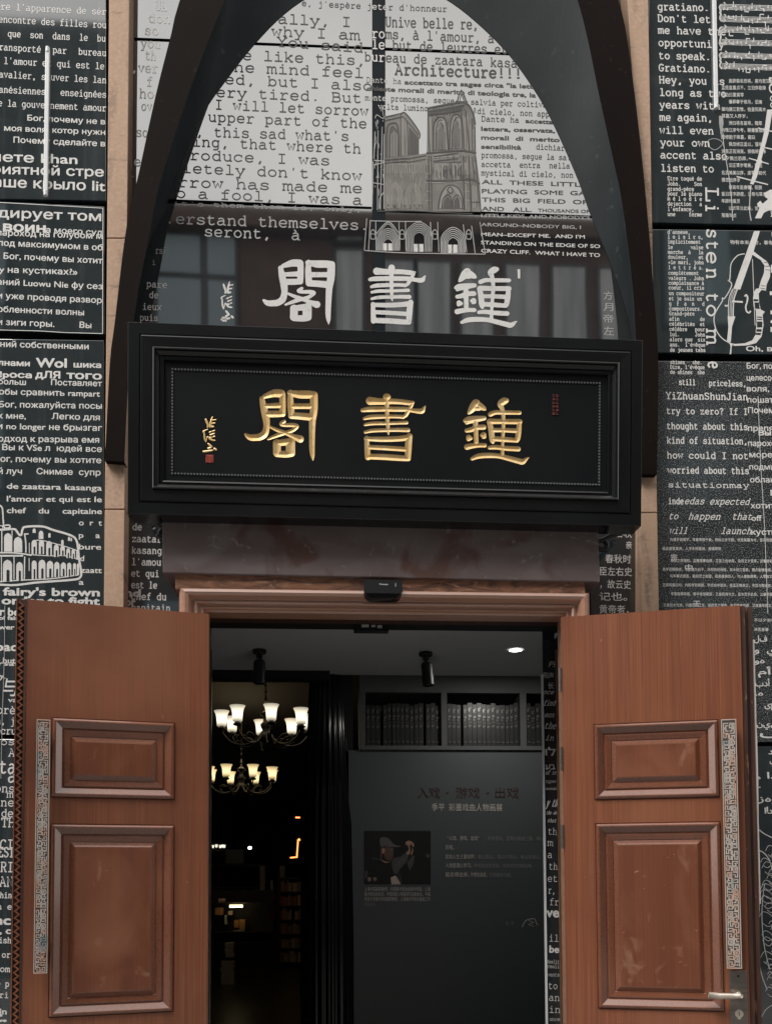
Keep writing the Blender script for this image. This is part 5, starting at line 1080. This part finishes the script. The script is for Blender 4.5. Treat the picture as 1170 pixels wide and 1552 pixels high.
for i, (t, x1, m) in enumerate((("上海中国画院画师、中国美术家协会美术专家、上海",652,0),("美术家协会会员、中国戏剧人物画研究会副会长、中国",652,0),("师范大学美术学院兼职教授，上海美术学院水墨画工作",652,0),("室副主任。",570,1))): wr([(552.5,1350+i*7.6,x1,1350.2+i*7.6,5,t,.002)], m)
strokes(s, YP, [(1.2, [(791,1405),(796,1396),(803,1393),(810,1393),(813,1400),(815,1402)]), (.9, [(800,1395),(808,1398),(801,1401),(809,1404)])], 1.2, m=0)
s.build('lettering', [M['wtext'], M['dtext'], M['rtext']], dw)
q = PX(545, 1250, 9.75); s = MB()
shape(s, YW, q((65,90),(1050,90),(1050,880),(65,880)), 0, .004)
def ps(m, lift, *p): shape(s, YW, cr(q(*p), 4, True) if len(p) > 5 else q(*p), m, lift)
ps(1,.0047,(330,340),(480,340),(500,380),(495,470),(470,520),(430,560),(320,520),(310,420)); ps(2,.0049,(310,195),(370,185),(430,205),(480,260),(520,295),(600,312),(590,325),(500,325),(380,310),(320,330),(300,260))
ps(3,.0046,(480,520),(600,470),(680,420),(720,460),(690,550),(610,640),(560,720),(500,700)); ps(3,.0045,(700,560),(790,450),(810,470),(790,590),(740,680))
ps(4,.0051,(690,300),(680,260),(730,235),(790,265),(805,310),(790,330),(760,290),(740,320),(750,400),(715,450),(690,410),(725,370),(715,310)); ps(4,.0048,(770,330),(795,380),(770,455),(755,430),(775,380)); ps(5,.0052,(460,780),(530,750),(560,790),(610,880),(470,880)); ps(4,.0050,(300,515),(430,555),(380,565)); ps(3,.0050,(185,490),(300,510),(300,520),(185,505))
for dx in (0, 20, 40): strokes(s, YW, [(.6, q((560+dx,720),(610+dx*.3,860)))], .6, m=3, lift=.0054)
ps(4,.0053,(330,370),(350,345),(372,370),(368,410),(345,430),(332,400)); ps(2,.0053,(440,362),(470,352),(497,365),(480,380),(450,378)); ps(2,.0052,(380,310),(500,318),(596,312),(590,326),(500,330),(390,322))
ps(0,.0054,(345,420),(400,520),(470,500),(440,530),(400,545),(330,510)); ps(3,.0049,(80,690),(110,680),(125,720),(105,780),(82,800),(76,740)); ps(3,.0047,(985,440),(1020,430),(1035,460),(1020,490),(990,480),(980,460))
for k in range(7): strokes(s, YW, [(.5, q((520+k*24,690-k*26),(545+k*20,600-k*22),(560+k*22,540-k*10)))], .5, m=2, lift=.0055)
pl = Plane2(*q((115,835))[0], *q((255,838))[0], YW, lift=.0055); sans(s, pl, '季 平', 5.5, 0, 5)
s.build('printed_photo', [M['pblack'], M['skin2'], M['cap'], M['pgrey'], M['skin'], M['paper']], dw)
# books in the niches
bk_ = None; k_ = 0
for (a, b) in nich:
    x = P(a+1.5,1100,YW).x; xe = P(min(b, 842)-1.5,1100,YW).x; r2 = random.Random(int(a))
    while x < xe-.012:
        wdt = r2.uniform(.028,.034); hgt = (zA-zB)*r2.uniform(.77,.83)
        if bk_ is None:
            s = MB(); s.box((0,0,0), (1,.2,1)); s.m = [0]*6
            for (za, zb2, xa, xb) in ((.88,.80,.2,.5),(.90,.86,.62,.76),(.72,.68,.2,.78),(.66,.61,.2,.45),(.56,.55,.1,.9),(.50,.44,.2,.5),(.5,.46,.6,.76),(.12,.10,.2,.8)): s.face([(xa,-.006,za),(xb,-.006,za),(xb,-.006,zb2),(xa,-.006,zb2)], 1)
            bk_ = s.build('book', [M['book'], M['bookb']]); o = bk_
        else:
            o = bk_.copy(); C.objects.link(o)
        o.location = (x, YW+.03+r2.uniform(0,.012), zB+.001); o.scale = (wdt-.002, 1, hgt)
        nm = ['left', 'middle', 'right'][nich.index((a, b))]
        tag(o, 'dark ribbed book spine standing in the %s niche of the display wall' % nm, 'book', 'matching volumes in the %s wall niche' % nm)
        x += wdt
        if r2.random() < .07: x += .016
# fluted black column
cx = P(510,1200,YW).x; s = MB(); n = 96; prof = []
for zz, rr in ((0,.30),(1.2,.30),(1.9,.29),(2.15,.27),(2.4,.235),(2.75,.21),(2.9,.20)):
    prof.append((zz, rr))
vs = []; fs = []
for (zz, rr) in prof:
    for k in range(n):
        an = 2*math.pi*k/n; r0 = rr+.012*math.cos(an*24); vs.append((cx-.05+(r0)*math.cos(an)*.62, YW+.10+r0*math.sin(an)*.62, zz))
for i in range(len(prof)-1):
    for k in range(n): fs.append((i*n+k, i*n+(k+1) % n, (i+1)*n+(k+1) % n, (i+1)*n+k))
s.poly(vs, fs); tag(s.build('fluted_column', M['fluted'], smooth=True), 'glossy black fluted column at the edge of the exhibition wall', 'column')
s = MB(); s.box((cx-.02,YW+.02,0), (xW+.03,YW+.3,ZC)); tag(s.build('column_pier', M['ceil2']), 'plain black pier between the fluted column and the exhibition wall', 'pier')

# ceiling spots
def spot(label, px, py, tilt):
    c = Pz(px, py, ZC-.001); root = empty('ceiling_spotlight', label, 'spotlight', 'black cylinder spotlights under the pale ceiling'); root.location = c
    s = MB(); s.lathe((0,0,0), [(0,-.022),(.038,-.022),(.041,-.018),(.041,0),(0,0)], 24); s.build('mount', M['plastic'], root)
    s = MB(); s.tube([(0,0,-.02),(.0,0,-.045),(.004,0,-.062)], .009, 10); s.box((-.018,-.006,-.05),(.018,.006,-.03)); s.build('bracket', M['plastic'], root)
    s = MB(); s.lathe((0,0,-.06), [(0,0),(.026,-.001),(.033,-.008),(.036,-.016),(.036,-.140),(.034,-.144),(.030,-.144),(.028,-.12),(0,-.12)], 28); o = s.build('lamp_body', M['plastic'], root, smooth=False); o.rotation_euler = (0, tilt, 0)
spot('black cylinder spotlight hanging straight down above the upper chandelier', 393.5, 985, 0); spot('black cylinder spotlight tilted slightly above the book niches', 645, 989, R(-5))
c = Pz(781,985,ZC-.001); dn = empty('downlight', 'round recessed downlight glowing white in the pale ceiling', 'downlight'); dn.location = c
s = MB(); s.lathe((0,0,0), [(.038,-.003),(.044,-.003),(.047,0)], 28); s.build('trim_ring', M['ceil'], dn); s = MB(); s.lathe((0,0,-.002), [(0,0),(.038,0)], 28); s.build('lens', M['lamp'], dn)

la = bpy.data.lights.new('downlight_lamp', 'AREA'); la.shape = 'DISK'; la.size = .07; la.energy = 3.2; la.color = (1,.95,.88)
lo2 = bpy.data.objects.new('downlight_lamp', la); C.objects.link(lo2); lo2.parent = dn; lo2.location = (0,0,-.006)
# chandeliers
def chandelier(label, px, py, Y, sc_, rot, shade, first=None):
    loc = P(px, py, Y)
    if first:
        r = copy_tree(first); r.location = loc; r.scale = (sc_,)*3; r.rotation_euler.z = rot; r['label'] = label
        for ch in r.children:
            if ch.name.startswith('lamp_shade'): ch.data = shade
        return r
    r = empty('chandelier', label, 'chandelier', 'iron chandeliers in the dark hall'); r.location = loc; r.scale = (sc_,)*3; r.rotation_euler.z = rot
    s = MB(); s.lathe((0,0,0), [(.0,-.17),(.02,-.16),(.035,-.13),(.02,-.10),(.06,-.06),(.075,-.03),(.05,.0),(.03,.03),(.045,.06),(.05,.085),(.025,.11),(.02,.16),(.05,.175),(.055,.19),(.03,.2),(.012,.215)], 18)
    s.cyl((0,0,.21), (0,0,.75), .008, n=8)
    for z in (.26,.32,.38,.44): s.lathe((0,0,z), [(.004,-.02),(.018,0),(.004,.02)], 10)
    s.build('stem', M['iron'], r, smooth=True)
    for k in range(8):
        an = 2*math.pi*k/8+.2; ca, sa = math.cos(an), math.sin(an); rad = .40
        pr = cr([(.03,.02),(.10,-.07),(.2,-.11),(.31,-.09),(.385,-.02),(.40,.03)], 5)
        s = MB(); s.tube([(a*ca, a*sa, z) for a, z in pr], .009, 8); s.tube([(a*ca, a*sa, z) for a, z in cr([(.12,-.09),(.18,-.03),(.25,-.02),(.27,-.07),(.23,-.08)], 4)], .006, 6)
        s.lathe((rad*ca, rad*sa, .03), [(.0,-.02),(.03,-.012),(.045,.0),(.03,.008),(.02,.03),(0,.03)], 12); s.build('arm', M['iron'], r, smooth=True)
        s = MB(); s.lathe((rad*ca, rad*sa, .05), [(.030,0),(.042,.008),(.044,.04),(.047,.08),(.055,.115),(.070,.145),(.067,.145),(.050,.115),(.042,.08),(.038,.01),(0,.005)], 18); s.build('lamp_shade', shade, r, smooth=True)
    return r
ch1 = chandelier('nearer iron chandelier with white lit glass shades below the spotlight', 403, 1112, 3.7, .94, 0, M['shade'])
sh2 = [c for c in ch1.children if c.name.startswith('lamp_shade')][0]
c2 = chandelier('farther iron chandelier with yellow lit shades, lower than the white one', 366, 1189, 6.6, 1.0, .3, None, None) if False else None
def warm_copy(label, px, py, Y, sc_, rot, m):
    r = copy_tree(ch1); r.location = P(px, py, Y); r.scale = (sc_,)*3; r.rotation_euler.z = rot; r['label'] = label
    for ch in r.children:
        if ch.name.startswith('lamp_shade'):
            ch.data = ch.data.copy(); ch.data.materials[0] = m
    return r
warm_copy('farther iron chandelier with yellow lit shades, hanging lower than the white one', 366, 1189, 6.7, 1.0, .25, M['shade2'])
warm_copy('tiny distant chandelier of white lights low at the left jamb', 326, 1287, 17, .55, .1, M['shade'])
for (px_, py_, Y_, e_) in ((403,1105,3.7,2.4), (366,1180,6.7,5)):                      # the light those shades give off
    l_ = bpy.data.lights.new('chandelier_lamp', 'POINT'); l_.energy = e_; l_.color = (1,.74,.42); l_.shadow_soft_size = .3
    o_ = bpy.data.objects.new('chandelier_lamp', l_); C.objects.link(o_); o_.location = P(px_, py_, Y_)+Vector((0,0,.25))
# things in the dark hall
def bookcase(label, x0, x1, Y, top, rows, seed):
    a, b = P(x0, 1400, Y).x, P(x1, 1400, Y).x; r2 = random.Random(seed); root = empty('bookcase', label, 'bookcase', 'bookcases in the dark hall')
    z1 = P(x0, top, Y).z; s = MB(); s.box((a,Y+.28,0), (b,Y+.3,z1)); s.box((a-.03,Y,0), (a,Y+.3,z1)); s.box((b,Y,0), (b+.03,Y+.3,z1)); s.build('case', M['rack'], root)
    for k in range(rows+1): s = MB(); z = .1+(z1-.1)*k/rows; s.box((a,Y+.004,z-.025), (b,Y+.28,z)); s.build('shelf', M['rack'], root)
    cols = [mat('spine_'+c, v, .6) for c, v in (('tan',(.40,.30,.18)),('grey',(.25,.26,.27)),('rust',(.30,.10,.05)),('cream',(.55,.50,.40)))]
    for k in range(rows):
        z = .1+(z1-.1)*k/rows+.002; h = (z1-.1)/rows; s = MB(); x = a+.01
        while x < b-.05: w_ = r2.uniform(.02,.05); s.box((x,Y+.03+r2.uniform(0,.03),z), (x+w_*.95,Y+.25,z+h*r2.uniform(.55,.82)), r2.randrange(4)); x += w_+(r2.random() < .08)*.06
        o = s.build('book_row', cols, root); o['kind'] = 'stuff'
bookcase('wide tall bookcase at the back of the hall below the tiny chandelier', 300, 420, 13, 1345, 5, 2)
bookcase('narrow bookcase deep in the hall below the orange frame light', 424, 470, 11, 1330, 6, 3)
def hall_box(name, label, cat, m, x0, y0, x1, y1, Y, th=.3, group=None):
    a, b = P(x0, y1, Y), P(x1, y0, Y); s = MB(); s.box((a.x, Y, a.z), (b.x, Y+th, b.z)); return tag(s.build(name, m, bevel=.004), label, cat, group)
s = MB(); Yr = 9.0
a, b = P(312,1355,Yr), P(412,1545,Yr); z0, z1 = 0, P(360,1350,Yr).z
rk = empty('display_rack', 'dark shelf rack of lit goods deep inside the hall', 'rack')
s.box((a.x-.6,Yr+.4,0), (b.x,Yr+.45,z1)); s.build('back', M['rack'], rk)
for zz in (P(340,1368,Yr).z, P(340,1412,Yr).z, P(340,1428,Yr).z, P(340,1502,Yr).z):
    s = MB(); s.box((a.x-.6,Yr,zz-.02), (b.x,Yr+.4,zz)); s.build('shelf', M['rack'], rk)
hall_box('light_strip', 'short glowing yellow strip light over the rack goods', 'strip light', M['strip'], 348, 1371.5, 368, 1375.5, 8.9, .03)
for lab, m, (x0, y0, x1, y1) in (('small orange box on the rack under the strip light', M['goods'], (355,1395,362,1406)), ('taller orange box next to another under the strip light', M['goods'], (363,1394,372,1409)), ('pink round-topped gift near the top left of the rack', M['goods2'], (331,1362,341,1370)), ('tan gift bag left of the strip light', M['goods'], (326,1376,337,1387)), ('thin white card standing left of the orange boxes', M['panelgrey'], (340.5,1387,343.5,1401)), ('pale pink box right of the white card', M['goods2'], (346,1381,352,1387)), ('tan tray under the orange boxes', M['paper2'], (354,1410,371,1413))):
    hall_box('gift_box', lab, 'gift box', m, x0, y0, x1, y1, Yr+.05, .2, 'goods on the lit rack')
for i, (x0, y0, x1, y1) in enumerate(((341,1429,354,1451),(335,1456,355,1500),(334,1520,354,1552))):
    s = MB(); a, b = P(x0, y1, Yr-.2), P(x1, y0, Yr-.2); nb = max(4, int((b.z-a.z)/.03)); r2 = random.Random(i)
    for k in range(nb): z = a.z+(b.z-a.z)*k/nb; j = r2.uniform(-.012,.012); s.box((a.x+j,Yr-.2,z), (b.x+j,Yr+.0,z+(b.z-a.z)/nb*.85))
    tag(s.build('book_stack', M['paper2']), ['short stack of pale books at the top of the rack pile', 'tall stack of pale books on the middle shelf', 'dim stack of books near the bottom of the doorway'][i], 'books', 'book stacks in the dark hall')
hall_box('wall_panel', 'pale rectangular panel on the far wall of the hall', 'panel', M['panelgrey'], 342, 1287, 369.5, 1309, 16, .05)
s = MB(); a, b = P(318,1310,16), P(396,1310,16); s.box((a.x-1,15.9,a.z-.05), (b.x,16.4,a.z)); tag(s.build('gallery_rail', M['posterwall']), 'grey rail below the pale far panel', 'rail')
nn_ = empty('neon_frame', 'orange glowing angular frame light right of the far panel', 'lamp')
for pts in (((452,1272),(450,1300)), ((450,1299),(440,1300)), ((448,1239),(455,1239)), ((453,1271),(455,1274))):
    s = MB(); s.tube([P(*p, 10) for p in pts], .012, 6); s.build('glow_tube', M['neon'], nn_)
s = MB(); c = P(379,1285,14); s.lathe(c, [(0,.03),(.03,.02),(.035,0),(.02,-.03),(0,-.03)], 12); tag(s.build('pendant_bulb', M['lamp'], smooth=True), 'single white bulb right of the pale far panel', 'lamp')
for i, (x0, y0, x1, y1) in enumerate(((394,1312,402,1358),(424,1312,432,1358),(410,1334,414,1352))):
    hall_box('banner', ['tall grey-blue banner strip past the far panel', 'cream banner strip beside the dark column', 'short grey banner strip between two longer ones'][i], 'banner', M['panelgrey'] if i != 1 else M['paper2'], x0, y0, x1, y1, 12, .03, 'hanging banner strips in the hall')

# ------------------------------------------------------------------ building across the street (seen mirrored in the glass)
YB = -10.0; YV = 2*YG-YB
ob = empty('brick_building', 'brown brick building across the street, mirrored in the arched window', 'building')
def rx(px, py): p = P(px, py, YV); return p.x, p.z
xa, za = rx(172, 321); xb, zb3 = rx(968, 345)
s = MB(); s.box((xa,YB-8,0), (xb,YB,(za+zb3)/2)); s.box((xa,YB,(za+zb3)/2-.35), (xb,YB+.25,(za+zb3)/2-.05)); s.build('wall', M['brick'], ob)
zt1 = rx(60, 40)[1]; zt2 = rx(1100, -40)[1]
s = MB(); s.box((-34,YB-.3,0), (xa,YB,zt1)); s.build('sky_block_wing', M['brickp'], ob); s = MB(); s.box((xb,YB-.3,0), (34,YB,zt2)); s.build('sky_block_wing', M['brickp'], ob)  # added wings, raised and stretched to keep bright sky out of reflections
def win(x0, y0, x1, y1, m):
    a, b = rx(x0, y1), rx(x1, y0); s = MB(); s.box((a[0]-.06,YB,a[1]-.06), (b[0]+.06,YB+.05,b[1]+.06)); f = s.build('window', M['wframe'], ob)
    s = MB(); s.box((a[0],YB+.03,a[1]), (b[0],YB+.056,b[1])); s.build('pane', m, f)
for (x0, y0, x1, y1) in ((243,361,305,417),(316,362,356,419),(240,428,305,520),(316,430,356,522)): win(x0, y0, x1, y1, M['wpane'])
for (x0, y0, x1, y1) in ((510,330,549,366),(510,384,549,520),(577,400,625,530),(634,402,680,530),(700,404,745,530),(769,406,814,530),(838,408,884,530),(910,412,940,530)): win(x0, y0, x1, y1, M['blind'])
for zz in (1.2, 4.4, 7.4):
    for k in range(5):
        xx = xa+.5+k*(xb-xa-1)/5; s = MB(); s.box((xx,YB,zz), (xx+.95,YB+.05,zz+1.6)); f = s.build('window', M['wframe'], ob); s = MB(); s.box((xx+.06,YB+.03,zz+.06), (xx+.89,YB+.056,zz+1.54)); s.build('pane', M['blind'] if k % 2 else M['wpane'], f)
for sx in (-11.2,-9,-6.6,5.2,7.6,9.8):
    for zz in (1.2, 4.4, 7.6, 10.6): s = MB(); s.box((sx,YB,zz), (sx+1.2,YB+.05,zz+1.8)); f = s.build('window', M['wframe'], ob); s = MB(); s.box((sx+.07,YB+.03,zz+.07), (sx+1.13,YB+.056,zz+1.73)); s.build('pane', M['wpane'], f)

bpy.data.scenes.remove(TMP)
